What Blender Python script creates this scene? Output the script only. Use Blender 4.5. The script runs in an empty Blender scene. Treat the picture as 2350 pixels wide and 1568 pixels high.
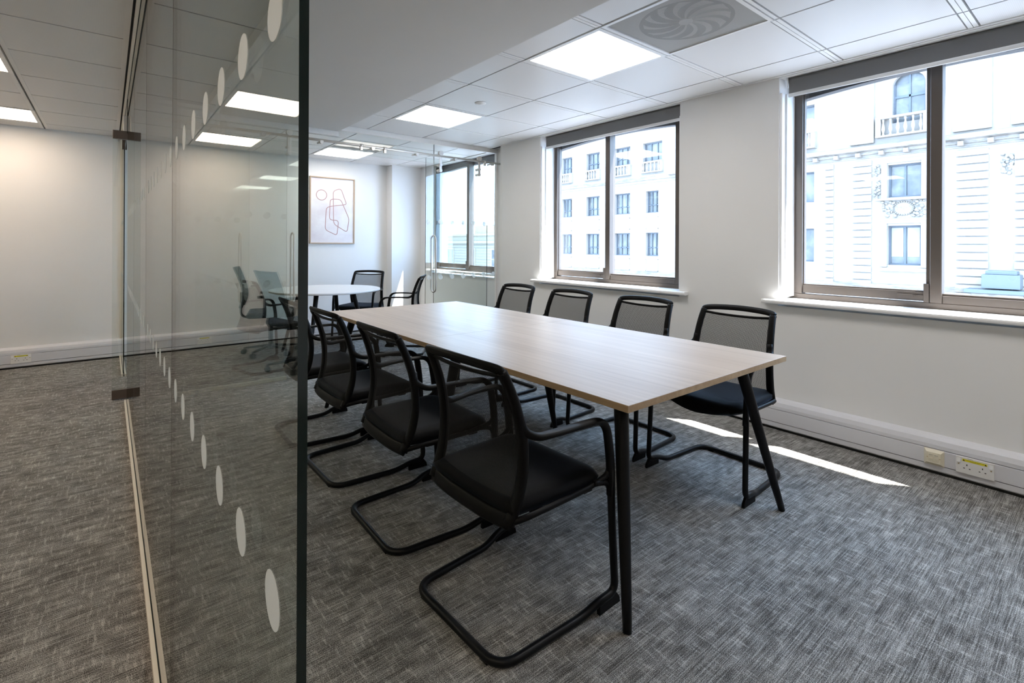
import bpy, bmesh, math, random
from math import sin, cos, pi, radians, sqrt, atan2
from mathutils import Vector, Matrix
random.seed(7)
SC = bpy.context.scene
COL = SC.collection

# ------------------------------------------------------------------ camera
CAMH = 1.2367
FPX, YAW, HOR, ROLL = 1146.4, 0.6809, 562.6, -0.0044
cam = bpy.data.cameras.new('camera'); cam.sensor_fit = 'HORIZONTAL'; cam.sensor_width = 36.0
cam.lens = 36.0 * FPX / 2350.0
cam.shift_x = 0.0
cam.shift_y = -(784.0 - HOR) / 2350.0
cam.clip_start = 0.02; cam.clip_end = 400
camo = bpy.data.objects.new('camera', cam); COL.objects.link(camo)
camo.location = (0, 0, CAMH)
camo.matrix_world = (Matrix.Translation((0, 0, CAMH)) @ Matrix.Rotation(-YAW, 4, 'Z')
                     @ Matrix.Rotation(pi/2, 4, 'X') @ Matrix.Rotation(-ROLL, 4, 'Z'))
SC.camera = camo
SC.view_settings.view_transform = 'Standard'
SC.view_settings.look = 'None'
SC.view_settings.exposure = 0.0
SC.view_settings.gamma = 1.0
SC.cycles.use_denoising = True
SC.cycles.max_bounces = 10
SC.cycles.diffuse_bounces = 5
SC.cycles.glossy_bounces = 5
SC.cycles.transmission_bounces = 6
SC.cycles.transparent_max_bounces = 24
SC.cycles.sample_clamp_indirect = 6.0
SC.cycles.use_adaptive_sampling = True
SC.cycles.adaptive_threshold = 0.02

# ------------------------------------------------------------------ world and sun
SKY, SUN, LAMP, LAMPC = 15.5, 50.0, 11.5, 12.5
W = bpy.data.worlds.new('world'); SC.world = W; W.use_nodes = True
bg = W.node_tree.nodes['Background']
bg.inputs[0].default_value = (0.44, 0.67, 1.0, 1); bg.inputs[1].default_value = SKY
sun = bpy.data.lights.new('sun', 'SUN'); sun.energy = SUN; sun.angle = radians(0.55); sun.color = (1, 0.97, 0.92)
so = bpy.data.objects.new('sun', sun); COL.objects.link(so)
sd = Vector((-0.32, 0.43, -1.0)).normalized()
so.rotation_euler = sd.to_track_quat('-Z', 'Y').to_euler()

# ------------------------------------------------------------------ dimensions
ZC = 2.395
WX = 3.558          # window wall, meeting room
WX2 = 3.68          # window wall, end room (set back)
YB = 6.926          # back wall
XG = 0.123          # side glass partition
YP = 4.84           # cross glass partition
YF = -3.2           # wall behind the camera
XL = -4.2           # far wall of the open office side
XFR = 3.74          # plane of the window frames

# ------------------------------------------------------------------ materials
MATS = {}
def mat(name, color=(0.8, 0.8, 0.8), rough=0.5, metal=0.0, spec=0.5, emis=None, estr=0.0):
    m = bpy.data.materials.new(name); m.use_nodes = True
    b = m.node_tree.nodes['Principled BSDF']
    b.inputs['Base Color'].default_value = (*color, 1)
    b.inputs['Roughness'].default_value = rough
    b.inputs['Metallic'].default_value = metal
    b.inputs['Specular IOR Level'].default_value = spec
    if emis:
        b.inputs['Emission Color'].default_value = (*emis, 1); b.inputs['Emission Strength'].default_value = estr
    MATS[name] = m
    return m

def N(m, t, **kw):
    n = m.node_tree.nodes.new(t)
    for k, v in kw.items():
        if k == 'inp':
            for kk, vv in v.items(): n.inputs[kk].default_value = vv
        else: setattr(n, k, v)
    return n
def L(m, a, b): m.node_tree.links.new(a, b)
def bsdf(m): return m.node_tree.nodes['Principled BSDF']
def coords(m, scale=(1, 1, 1), rot=(0, 0, 0), out='Object'):
    tc = N(m, 'ShaderNodeTexCoord'); mp = N(m, 'ShaderNodeMapping')
    mp.inputs['Scale'].default_value = scale; mp.inputs['Rotation'].default_value = rot
    L(m, tc.outputs[out], mp.inputs['Vector']); return mp.outputs['Vector']
def ramp(m, fac, stops):
    r = N(m, 'ShaderNodeValToRGB'); e = r.color_ramp.elements
    e[0].position, e[0].color = stops[0][0], (*stops[0][1], 1)
    e[1].position, e[1].color = stops[1][0], (*stops[1][1], 1)
    for p, c in stops[2:]:
        q = e.new(p); q.color = (*c, 1)
    L(m, fac, r.inputs[0]); return r.outputs[0]
def noise(m, vec, scale=1.0, detail=2.0, rough=0.5):
    n = N(m, 'ShaderNodeTexNoise'); n.inputs['Scale'].default_value = scale
    n.inputs['Detail'].default_value = detail; n.inputs['Roughness'].default_value = rough
    L(m, vec, n.inputs['Vector']); return n.outputs['Fac']
def math_(m, op, a, b=None, clamp=False):
    n = N(m, 'ShaderNodeMath', operation=op); n.use_clamp = clamp
    for i, x in enumerate((a, b)):
        if x is None: continue
        if isinstance(x, (int, float)): n.inputs[i].default_value = x
        else: L(m, x, n.inputs[i])
    return n.outputs[0]
def mixc(m, fac, a, b, blend='MIX'):
    n = N(m, 'ShaderNodeMix', data_type='RGBA', blend_type=blend)
    if isinstance(fac, (int, float)): n.inputs[0].default_value = fac
    else: L(m, fac, n.inputs[0])
    for i, x in ((6, a), (7, b)):
        if isinstance(x, tuple): n.inputs[i].default_value = (*x, 1)
        else: L(m, x, n.inputs[i])
    return n.outputs[2]
def bump(m, h, strength=0.3, dist=0.002):
    b = N(m, 'ShaderNodeBump'); b.inputs['Strength'].default_value = strength; b.inputs['Distance'].default_value = dist
    L(m, h, b.inputs['Height']); L(m, b.outputs[0], bsdf(m).inputs['Normal'])

# painted wall
m = mat('wall_paint', (0.8, 0.8, 0.8), 0.75, spec=0.25)
n_ = noise(m, coords(m, (1, 1, 1)), 1.3, 3)
L(m, ramp(m, n_, [(0.3, (0.79, 0.785, 0.777)), (0.7, (0.82, 0.815, 0.805))]), bsdf(m).inputs['Base Color'])
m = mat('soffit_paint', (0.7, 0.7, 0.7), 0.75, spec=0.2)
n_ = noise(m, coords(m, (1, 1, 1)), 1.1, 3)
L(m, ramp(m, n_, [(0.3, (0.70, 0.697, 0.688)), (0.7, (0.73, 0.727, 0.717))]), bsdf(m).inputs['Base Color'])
mat('white_gloss', (0.86, 0.86, 0.86), 0.28, spec=0.5)
mat('white_trim', (0.80, 0.79, 0.77), 0.45, spec=0.4)
# carpet: fine looped rib along X, broken by short ribs along Y
m = mat('carpet', (0.2, 0.2, 0.2), 0.95, spec=0.05)
a = noise(m, coords(m, (5.5, 270, 1)), 1.0, 3, 0.65)
b_ = noise(m, coords(m, (90, 15, 1)), 1.0, 2, 0.55)
g = noise(m, coords(m, (420, 420, 420)), 1.0, 1, 0.5)
bl = noise(m, coords(m, (2.2, 3.4, 1)), 1.0, 3, 0.6)
bl2 = noise(m, coords(m, (14, 26, 1)), 1.0, 2, 0.5)
s1 = math_(m, 'MULTIPLY', math_(m, 'SUBTRACT', a, 0.5), 1.8)
s2 = math_(m, 'MULTIPLY', math_(m, 'MAXIMUM', math_(m, 'SUBTRACT', b_, 0.54), 0.0), 1.9)
s3 = math_(m, 'MULTIPLY', math_(m, 'SUBTRACT', g, 0.5), 2.4)
s4 = math_(m, 'MULTIPLY', math_(m, 'SUBTRACT', bl, 0.5), 0.4)
s5 = math_(m, 'MULTIPLY', math_(m, 'SUBTRACT', bl2, 0.5), 0.8)
t = math_(m, 'ADD', math_(m, 'ADD', math_(m, 'ADD', s1, s2), math_(m, 'ADD', s3, s4)), math_(m, 'ADD', s5, 0.40))
L(m, ramp(m, t, [(0.0, (0.058, 0.055, 0.051)), (1.0, (0.60, 0.585, 0.56)), (0.45, (0.228, 0.220, 0.207))]), bsdf(m).inputs['Base Color'])
bump(m, t, 0.5, 0.003)
# oak laminate, grain along Y
def oak(name, dark, light, rough=0.42):
    m = mat(name, light, rough, spec=0.5)
    f1 = noise(m, coords(m, (46, 1.1, 46)), 1.0, 4, 0.6)
    f2 = noise(m, coords(m, (8, 0.5, 8)), 1.0, 2, 0.5)
    f3 = noise(m, coords(m, (260, 5, 260)), 1.0, 2, 0.5)
    f = math_(m, 'ADD', math_(m, 'MULTIPLY', f1, 0.5), math_(m, 'ADD', math_(m, 'MULTIPLY', f2, 0.35), math_(m, 'MULTIPLY', f3, 0.15)))
    L(m, ramp(m, f, [(0.34, dark), (0.66, light)]), bsdf(m).inputs['Base Color'])
    return m
oak('oak_top', (0.40, 0.305, 0.23), (0.54, 0.435, 0.345))
oak('oak_edge', (0.34, 0.23, 0.13), (0.50, 0.36, 0.22), 0.45)
mat('table_white', (0.82, 0.83, 0.84), 0.3)
mat('black_metal', (0.0025, 0.003, 0.004), 0.38, spec=0.22)
mat('black_plastic', (0.0025, 0.0025, 0.003), 0.45, spec=0.16)
m = mat('black_fabric', (0.0025, 0.0026, 0.003), 0.6, spec=0.10)
bsdf(m).inputs['Sheen Weight'].default_value = 0.10
bsdf(m).inputs['Sheen Tint'].default_value = (0.45, 0.65, 1.0, 1)  # blue tint puts the window's sky light into the seat sheen
bsdf(m).inputs['Sheen Roughness'].default_value = 0.4
bump(m, noise(m, coords(m, (500, 500, 500)), 1.0, 1), 0.3, 0.001)
# chair mesh: woven net with real see-through holes
m = mat('chair_mesh', (0.012, 0.012, 0.013), 0.7, spec=0.2)
tc = N(m, 'ShaderNodeTexCoord'); sp = N(m, 'ShaderNodeSeparateXYZ'); L(m, tc.outputs['Object'], sp.inputs[0])
sx = math_(m, 'SINE', math_(m, 'MULTIPLY', sp.outputs[0], 2*pi/0.0042))
sz = math_(m, 'SINE', math_(m, 'MULTIPLY', sp.outputs[2], 2*pi/0.0030))
hole = math_(m, 'GREATER_THAN', math_(m, 'ADD', sx, sz), 0.12)
tr = N(m, 'ShaderNodeBsdfTransparent'); mx = N(m, 'ShaderNodeMixShader')
L(m, math_(m, 'MULTIPLY', hole, 0.9), mx.inputs[0]); L(m, bsdf(m).outputs[0], mx.inputs[1]); L(m, tr.outputs[0], mx.inputs[2])
L(m, mx.outputs[0], m.node_tree.nodes['Material Output'].inputs[0])
mat('steel', (0.62, 0.60, 0.57), 0.35, metal=0.6)
mat('alu_channel', (0.80, 0.74, 0.64), 0.42, metal=0.35)
mat('seal', (0.10, 0.095, 0.085), 0.6)
mat('patch_bronze', (0.11, 0.085, 0.07), 0.4, metal=0.5)
mat('bronze', (0.105, 0.086, 0.074), 0.4, metal=0.45)
mat('dark_arch', (0.055, 0.05, 0.05), 0.6)
mat('blind_fabric', (0.20, 0.20, 0.205), 0.85, spec=0.1)
mat('trunk_plastic', (0.70, 0.70, 0.735), 0.38, spec=0.45)
mat('joint', (0.05, 0.05, 0.05), 0.8)
mat('shadow_gap', (0.02, 0.02, 0.02), 0.9)
mat('socket_white', (0.80, 0.79, 0.77), 0.3)
mat('socket_cream', (0.76, 0.70, 0.55), 0.35)
mat('label_yellow', (0.85, 0.75, 0.03), 0.5)
mat('ink', (0.02, 0.02, 0.02), 0.6)
mat('brass', (0.45, 0.33, 0.15), 0.35, metal=1.0)
m = mat('dot_frost', (0.85, 0.85, 0.83), 0.6, spec=0.3)
tl = N(m, 'ShaderNodeBsdfTranslucent'); tl.inputs[0].default_value = (0.85, 0.86, 0.85, 1); mx = N(m, 'ShaderNodeMixShader'); mx.inputs[0].default_value = 0.5
L(m, bsdf(m).outputs[0], mx.inputs[1]); L(m, tl.outputs[0], mx.inputs[2])
tp = N(m, 'ShaderNodeBsdfTransparent'); m2 = N(m, 'ShaderNodeMixShader'); m2.inputs[0].default_value = 0.42
L(m, mx.outputs[0], m2.inputs[1]); L(m, tp.outputs[0], m2.inputs[2]); L(m, m2.outputs[0], m.node_tree.nodes['Material Output'].inputs[0])
mat('art_frame', (0.50, 0.37, 0.26), 0.55)
mat('pink_line', (0.48, 0.28, 0.28), 0.8)
m = mat('art_paper', (0.80, 0.78, 0.80), 0.85)
n_ = noise(m, coords(m, (2.2, 1, 3.2)), 1.0, 4, 0.6)
L(m, ramp(m, n_, [(0.35, (0.70, 0.66, 0.70)), (0.62, (0.82, 0.82, 0.84))]), bsdf(m).inputs['Base Color'])
# ceiling metal pans, micro-perforated
m = mat('ceiling_tile', (0.66, 0.66, 0.665), 0.36, spec=0.45)
v = N(m, 'ShaderNodeTexVoronoi', feature='F1'); v.inputs['Randomness'].default_value = 0.0
L(m, coords(m, (150, 150, 150)), v.inputs['Vector']); v.inputs['Scale'].default_value = 1.0
L(m, ramp(m, v.outputs['Distance'], [(0.22, (0.58, 0.58, 0.585)), (0.34, (0.78, 0.78, 0.785))]), bsdf(m).inputs['Base Color'])
m = mat('ceiling_plain', (0.82, 0.82, 0.82), 0.4, spec=0.45)
m = mat('perforated_plate', (0.50, 0.495, 0.48), 0.5, spec=0.3)
v = N(m, 'ShaderNodeTexVoronoi', feature='F1'); v.inputs['Randomness'].default_value = 0.0
L(m, coords(m, (190, 190, 190)), v.inputs['Vector']); v.inputs['Scale'].default_value = 1.0
tr = N(m, 'ShaderNodeBsdfTransparent'); mx = N(m, 'ShaderNodeMixShader')
L(m, math_(m, 'LESS_THAN', v.outputs['Distance'], 0.40), mx.inputs[0]); L(m, bsdf(m).outputs[0], mx.inputs[1]); L(m, tr.outputs[0], mx.inputs[2])
L(m, mx.outputs[0], m.node_tree.nodes['Material Output'].inputs[0])
mat('vane', (0.42, 0.42, 0.40), 0.5)
mat('plenum', (0.05, 0.05, 0.05), 0.9)
mat('lamp_room', (0.9, 0.9, 0.9), 0.5, emis=(1.0, 0.95, 0.885), estr=LAMP)
mat('lamp_office', (0.9, 0.9, 0.9), 0.5, emis=(1.0, 0.80, 0.61), estr=LAMPC)
# glass: clear pane with Fresnel reflection
def glass(name, tint, ior=1.5):
    m = bpy.data.materials.new(name); m.use_nodes = True; nt = m.node_tree; nt.nodes.clear()
    o = N(m, 'ShaderNodeOutputMaterial'); tr = N(m, 'ShaderNodeBsdfTransparent'); gl = N(m, 'ShaderNodeBsdfGlossy')
    tr.inputs[0].default_value = (*tint, 1); gl.inputs['Roughness'].default_value = 0.0
    # Fresnel from the facing angle, the same on either face of the pane
    gm = N(m, 'ShaderNodeNewGeometry'); dt = N(m, 'ShaderNodeVectorMath', operation='DOT_PRODUCT')
    L(m, gm.outputs['Normal'], dt.inputs[0]); L(m, gm.outputs['Incoming'], dt.inputs[1])
    c = math_(m, 'ABSOLUTE', dt.outputs['Value'])
    p = math_(m, 'POWER', math_(m, 'SUBTRACT', 1.0, c, True), 5.0)
    fr = math_(m, 'ADD', math_(m, 'MULTIPLY', p, 0.95), 0.042, True)
    mx = N(m, 'ShaderNodeMixShader')
    L(m, fr, mx.inputs[0]); L(m, tr.outputs[0], mx.inputs[1]); L(m, gl.outputs[0], mx.inputs[2])
    L(m, mx.outputs[0], o.inputs[0]); MATS[name] = m; return m
glass('partition_glass', (0.90, 0.945, 0.925))
glass('partition_glass_thin', (0.955, 0.975, 0.968))
glass('window_glass', (0.96, 0.97, 0.975))
mat('glass_edge', (0.004, 0.014, 0.013), 0.12, spec=0.6)
# exterior
m = mat('portland_stone', (0.40, 0.39, 0.37), 0.85, spec=0.2)
n1 = noise(m, coords(m, (0.25, 0.25, 0.8)), 1.0, 5, 0.65); n2 = noise(m, coords(m, (1, 2.0, 2.0)), 1.0, 4, 0.6)
L(m, mixc(m, 0.5, ramp(m, n1, [(0.35, (0.25, 0.205, 0.17)), (0.55, (0.30, 0.25, 0.205))]), ramp(m, n2, [(0.3, (0.26, 0.215, 0.18)), (0.6, (0.31, 0.26, 0.215))])), bsdf(m).inputs['Base Color'])
m = mat('weathered_stone', (0.62, 0.60, 0.58), 0.9, spec=0.1)
n1 = noise(m, coords(m, (1, 1.4, 5)), 1.0, 5, 0.7)
L(m, ramp(m, n1, [(0.35, (0.15, 0.125, 0.105)), (0.6, (0.28, 0.235, 0.195))]), bsdf(m).inputs['Base Color'])
m = mat('street_glass', (0.1, 0.1, 0.1), 0.25, spec=0.45)
n1 = noise(m, coords(m, (1, 1.3, 1.1)), 1.0, 4, 0.6)
L(m, ramp(m, n1, [(0.4, (0.075, 0.07, 0.066)), (0.62, (0.15, 0.135, 0.12))]), bsdf(m).inputs['Base Color'])
mat('street_frame', (0.07, 0.075, 0.085), 0.6)
mat('window_blind_white', (0.26, 0.24, 0.21), 0.8)
m = mat('yellow_brick', (0.66, 0.60, 0.50), 0.9, spec=0.1)
br = N(m, 'ShaderNodeTexBrick'); br.inputs['Scale'].default_value = 1.0
br.inputs['Color1'].default_value = (0.18, 0.155, 0.12, 1); br.inputs['Color2'].default_value = (0.22, 0.185, 0.145, 1); br.inputs['Mortar'].default_value = (0.25, 0.22, 0.18, 1)
br.inputs['Brick Width'].default_value = 0.45; br.inputs['Row Height'].default_value = 0.15; br.inputs['Mortar Size'].default_value = 0.012
L(m, coords(m, (1, 1, 1), (pi/2, 0, 0)), br.inputs['Vector']); L(m, br.outputs[0], bsdf(m).inputs['Base Color'])
mat('cream_stucco', (0.27, 0.225, 0.165), 0.9)
mat('slate_blue', (0.10, 0.105, 0.11), 0.8)
mat('asphalt', (0.22, 0.22, 0.23), 0.9)
m = mat('blue_glass_wall', (0.10, 0.19, 0.32), 0.15, spec=0.7)
M = MATS

# ------------------------------------------------------------------ mesh helpers
def link(name, me, m=None, parent=None, smooth=False, loc=None):
    o = bpy.data.objects.new(name, me); COL.objects.link(o)
    if m is not None:
        for mm in (m if isinstance(m, (list, tuple)) else [m]): me.materials.append(M[mm] if isinstance(mm, str) else mm)
    if parent is not None: o.parent = parent
    if loc is not None: o.location = loc
    if smooth:
        for p in me.polygons: p.use_smooth = True
    return o
def obj(name, bm, m=None, parent=None, smooth=False, bev=0, seg=2, ang=35):
    bmesh.ops.recalc_face_normals(bm, faces=bm.faces)
    if bev:
        es = [e for e in bm.edges if len(e.link_faces) == 2 and e.calc_face_angle(0) > radians(ang)]
        bmesh.ops.bevel(bm, geom=es, offset=bev, segments=seg, profile=0.5, affect='EDGES', clamp_overlap=True)
    me = bpy.data.meshes.new(name); bm.to_mesh(me); bm.free()
    if smooth and bev == 0:
        pass
    return link(name, me, m, parent, smooth)
def BM(): return bmesh.new()
def box(bm, x0, x1, y0, y1, z0, z1, mi=0):
    v = [bm.verts.new(p) for p in ((x0,y0,z0),(x1,y0,z0),(x1,y1,z0),(x0,y1,z0),(x0,y0,z1),(x1,y0,z1),(x1,y1,z1),(x0,y1,z1))]
    for f in ((0,3,2,1),(4,5,6,7),(0,1,5,4),(1,2,6,5),(2,3,7,6),(3,0,4,7)):
        fc = bm.faces.new([v[i] for i in f]); fc.material_index = mi
    return v
def prism(bm, poly, axis, a, b, mi=0):
    """extrude a 2-D polygon along an axis from a to b; poly holds the other two coordinates in x,y,z order"""
    def P(q, t):
        return {0: (t, q[0], q[1]), 1: (q[0], t, q[1]), 2: (q[0], q[1], t)}[axis]
    A = [bm.verts.new(P(q, a)) for q in poly]; B = [bm.verts.new(P(q, b)) for q in poly]
    n = len(poly)
    for i in range(n):
        f = bm.faces.new([A[i], A[(i+1) % n], B[(i+1) % n], B[i]]); f.material_index = mi
    for f in (bm.faces.new(A[::-1]), bm.faces.new(B)): f.material_index = mi
def cyl(bm, c, r, h, axis=2, seg=24, r2=None, mi=0):
    r2 = r if r2 is None else r2
    A, B = [], []
    for i in range(seg):
        t = 2*pi*i/seg; p, q = cos(t), sin(t)
        def P(rr, hh):
            return {2: (c[0]+rr*p, c[1]+rr*q, c[2]+hh), 0: (c[0]+hh, c[1]+rr*p, c[2]+rr*q), 1: (c[0]+rr*p, c[1]+hh, c[2]+rr*q)}[axis]
        A.append(bm.verts.new(P(r, 0))); B.append(bm.verts.new(P(r2, h)))
    for i in range(seg):
        f = bm.faces.new([A[i], A[(i+1) % seg], B[(i+1) % seg], B[i]]); f.material_index = mi; f.smooth = True
    for f in (bm.faces.new(A[::-1]), bm.faces.new(B)): f.material_index = mi
def fillet(pts, rad, n=6):
    """round the inner corners of a polyline"""
    pts = [Vector(p) for p in pts]
    if isinstance(rad, (int, float)): rad = [rad]*len(pts)
    out = [pts[0]]
    for i in range(1, len(pts)-1):
        p, a, b = pts[i], pts[i-1], pts[i+1]
        da, db = (a-p), (b-p); r = min(rad[i], da.length*0.49, db.length*0.49)
        if r < 1e-4: out.append(p); continue
        A = p+da.normalized()*r; B = p+db.normalized()*r
        for k in range(n+1):
            t = k/n; out.append(A*(1-t)**2 + p*2*t*(1-t) + B*t*t)
    out.append(pts[-1]); return out
def catmull(pts, n=5):
    P = [Vector(p) for p in pts]; P = [P[0]*2-P[1]]+P+[P[-1]*2-P[-2]]; out = []
    for i in range(1, len(P)-2):
        for k in range(n):
            t = k/n; p0, p1, p2, p3 = P[i-1], P[i], P[i+1], P[i+2]
            out.append(0.5*((2*p1)+(p2-p0)*t+(2*p0-5*p1+4*p2-p3)*t*t+(3*p1-p0-3*p2+p3)*t**3))
    out.append(P[-2]); return out
def sweep(bm, pts, w, t=None, lat=None, seg=10, power=2.0, closed=False, cap=True):
    """sweep a (super)elliptic section: half-width w along lat, half-thickness t across. w,t may be lists"""
    pts = [Vector(p) for p in pts]; n = len(pts)
    if t is None: t = w
    W_ = w if isinstance(w, (list, tuple)) else [w]*n
    T_ = t if isinstance(t, (list, tuple)) else [t]*n
    rings = []; prev = None
    for i, p in enumerate(pts):
        if closed: d = pts[(i+1) % n]-pts[i-1]
        else: d = pts[min(i+1, n-1)]-pts[max(i-1, 0)]
        d.normalize()
        if lat is not None: u = Vector(lat[i] if isinstance(lat, list) else lat)
        else:
            u = prev if prev is not None else (Vector((0, 0, 1)) if abs(d.z) < 0.9 else Vector((1, 0, 0)))
        u = (u - d*u.dot(d)).normalized(); prev = u; v_ = d.cross(u)
        ring = []
        for k in range(seg):
            a = 2*pi*(k+0.5)/seg; c_, s_ = cos(a), sin(a)
            e = 2.0/power
            ring.append(bm.verts.new(p + u*W_[i]*math.copysign(abs(c_)**e, c_) + v_*T_[i]*math.copysign(abs(s_)**e, s_)))
        rings.append(ring)
    m_ = n if closed else n-1
    for i in range(m_):
        A, B = rings[i], rings[(i+1) % n]
        for k in range(seg):
            f = bm.faces.new([A[k], A[(k+1) % seg], B[(k+1) % seg], B[k]]); f.smooth = True
    if cap and not closed:
        bm.faces.new(rings[0][::-1]); bm.faces.new(rings[-1])
def lathe(bm, prof, c=(0, 0, 0), seg=24):
    rings = []
    for r, z in prof:
        rings.append([bm.verts.new((c[0]+r*cos(2*pi*k/seg), c[1]+r*sin(2*pi*k/seg), c[2]+z)) for k in range(seg)])
    for A, B in zip(rings, rings[1:]):
        for k in range(seg):
            f = bm.faces.new([A[k], A[(k+1) % seg], B[(k+1) % seg], B[k]]); f.smooth = True
    bm.faces.new(rings[0][::-1]); bm.faces.new(rings[-1])

def tag(o, label, cat, group=None, kind=None):
    o['label'] = label; o['category'] = cat
    if group: o['group'] = group
    if kind: o['kind'] = kind
    return o
def thing(name, label, cat, loc=(0, 0, 0), rz=0.0, group=None):
    o = bpy.data.objects.new(name, None); COL.objects.link(o); o.location = loc; o.rotation_euler = (0, 0, rz)
    o.empty_display_size = 0.1
    return tag(o, label, cat, group)
def struct(name, bm, m, parent=None, **kw):
    o = obj(name, bm, m, parent, **kw)
    if parent is None: o['kind'] = 'structure'
    return o
def copy_tree(o, parent=None):
    c = o.copy(); COL.objects.link(c)
    if parent is not None: c.parent = parent
    for ch in list(o.children): copy_tree(ch, c)
    return c
def part_box(name, parent, m, *b, bev=0):
    bm = BM(); box(bm, *b); return obj(name, bm, m, parent, bev=bev)

# ------------------------------------------------------------------ room shell
bm = BM(); box(bm, XL, 3.80, YF, 7.2, -0.12, 0.0); struct('floor', bm, 'carpet')
OPEN = [(-0.16, 1.505), (2.262, 3.925), (4.88, 6.40)]      # window openings along Y
ZS, ZT = 0.86, 2.385
def wall_strip(bm, x0, x1, y0, y1, opens):
    ys = y0
    for a_, b_ in opens:
        box(bm, x0, x1, ys, a_, 0, 2.75); box(bm, x0, x1, a_, b_, 0, ZS-0.03); box(bm, x0, x1, a_, b_, ZT, 2.75); ys = b_
    box(bm, x0, x1, ys, y1, 0, 2.75)
bm = BM()
wall_strip(bm, WX, 3.86, YF, 4.60, OPEN[:2]); wall_strip(bm, WX2, 3.86, 4.60, 7.2, OPEN[2:])
struct('wall_right', bm, 'wall_paint')
bm = BM(); box(bm, XL, WX2, YB, YB+0.2, 0, 2.75); struct('wall_back', bm, 'wall_paint')
bm = BM(); box(bm, 3.215, WX2, 6.745, YB, 0, 2.75); struct('trim_1', bm, 'wall_paint')
bm = BM(); box(bm, XL, 3.86, YF-0.2, YF, 0, 2.75); struct('wall_front', bm, 'wall_paint')
bm = BM(); box(bm, XL-0.2, XL, YF-0.2, 7.1, 0, 2.75); struct('wall_left', bm, 'wall_paint')

# ---- suspended ceiling
LAMPS_ROOM = [(2.022, 1.766), (2.022, 3.641), (2.022, 6.0), (2.022, -0.109), (2.022, -1.984)]
VENTS = [(2.022, 1.141), (2.022, 5.4)]
GAP = 0.006
bm = BM()
def tile(x0, x1, y0, y1, mi=0):
    if x1-x0 < 0.02 or y1-y0 < 0.02: return
    g = GAP
    box(bm, x0+g, x1-g, y0+g, y1-g, ZC, ZC+0.02, mi)
def holes(x0, y0, lst, s=0.625): return any(abs(x0-a_) < 0.02 and abs(y0-b_) < 0.02 for a_, b_ in lst)
# meeting room grid
FL = 0.022     # plain flange either side of each cross joint
ys = [2.391+0.625*k for k in range(-9, 4)] + [4.891]
for y0, y1 in zip(ys, ys[1:]):
    for x0, x1 in ((1.735, 2.022), (2.022, 2.647), (2.647, 3.272), (3.272, 3.545)):
        if holes(x0, y0, LAMPS_ROOM+VENTS): continue
        tile(x0, x1, y0+FL, y1-FL+0.0)
        for ya, yb in ((y0, y0+FL), (y1-FL, y1)):
            box(bm, x0+GAP, x1-GAP, ya+0.002, yb-0.001, ZC-0.0015, ZC+0.02, 1)
# end room grid (0.6 m) right of the side partition
ysr = [4.891, 5.4, 6.0, 6.6, YB]
for y0, y1 in zip(ysr, ysr[1:]):
    for x0, x1 in ((0.15, 0.80), (0.80, 1.41), (1.41, 2.022), (2.022, 2.647), (2.647, 3.272), (3.272, WX2)):
        if holes(x0, y0, LAMPS_ROOM+VENTS): continue
        tile(x0, x1, y0+0.001, y1-0.001)
# strip over the meeting room, between side partition and bulkhead
ysl = [YF+0.03+0.61*k for k in range(0, 9)]
ysl = [y for y in [-3.16, -2.55, -1.94, -1.33, -0.72, -0.11, 0.5, 1.11, 1.72, 2.34, 2.96, 3.59, 4.21, 4.83]]
for y0, y1 in zip(ysl, ysl[1:]):
    tile(0.16, 0.63, y0, y1)
# open office grid left of the partition
ysl2 = ysl[:-1] + [4.80, 5.40, 6.01, 6.62, YB]
LAMPS_OFF = [(-1.105, 4.21), (-1.105, 6.01), (-1.105, 0.50), (-1.105, -1.33), (-2.94, 4.21), (-2.94, 0.5), (-2.94, 6.01), (-2.94, 2.34)]
for y0, y1 in zip(ysl2, ysl2[1:]):
    for x0, x1 in ((-4.2, -3.55), (-3.55, -2.94), (-2.94, -2.33), (-2.33, -1.72), (-1.72, -1.105), (-1.105, -0.495), (-0.495, 0.098)):
        if holes(x0, y0, LAMPS_OFF): continue
        tile(x0, x1, y0, y1)
        if x0 == -0.495: box(bm, x0+GAP, x0+0.03, y0, y1, ZC-0.002, ZC, 1); box(bm, x1-0.032, x1-GAP, y0, y1, ZC-0.002, ZC, 1)
        if x0 == -1.105: box(bm, x1-0.03, x1-GAP, y0, y1, ZC-0.002, ZC, 1)
# perimeter and backing
box(bm, XL, 3.86, YF, YB, ZC+0.022, ZC+0.12, 2)
box(bm, 3.538, WX, YF, 4.9, ZC-0.006, ZC+0.02, 1)
box(bm, XL, WX2, YB-0.012, YB, ZC-0.004, ZC+0.02, 1)
ceil = struct('ceiling', bm, ['ceiling_tile', 'ceiling_plain', 'joint'])
# bulkhead
bm = BM(); box(bm, 0.615, 1.737, YF, YP+0.03, 2.33, ZC+0.02); struct('trim_2', bm, 'soffit_paint', bev=0.002, seg=1)

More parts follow.
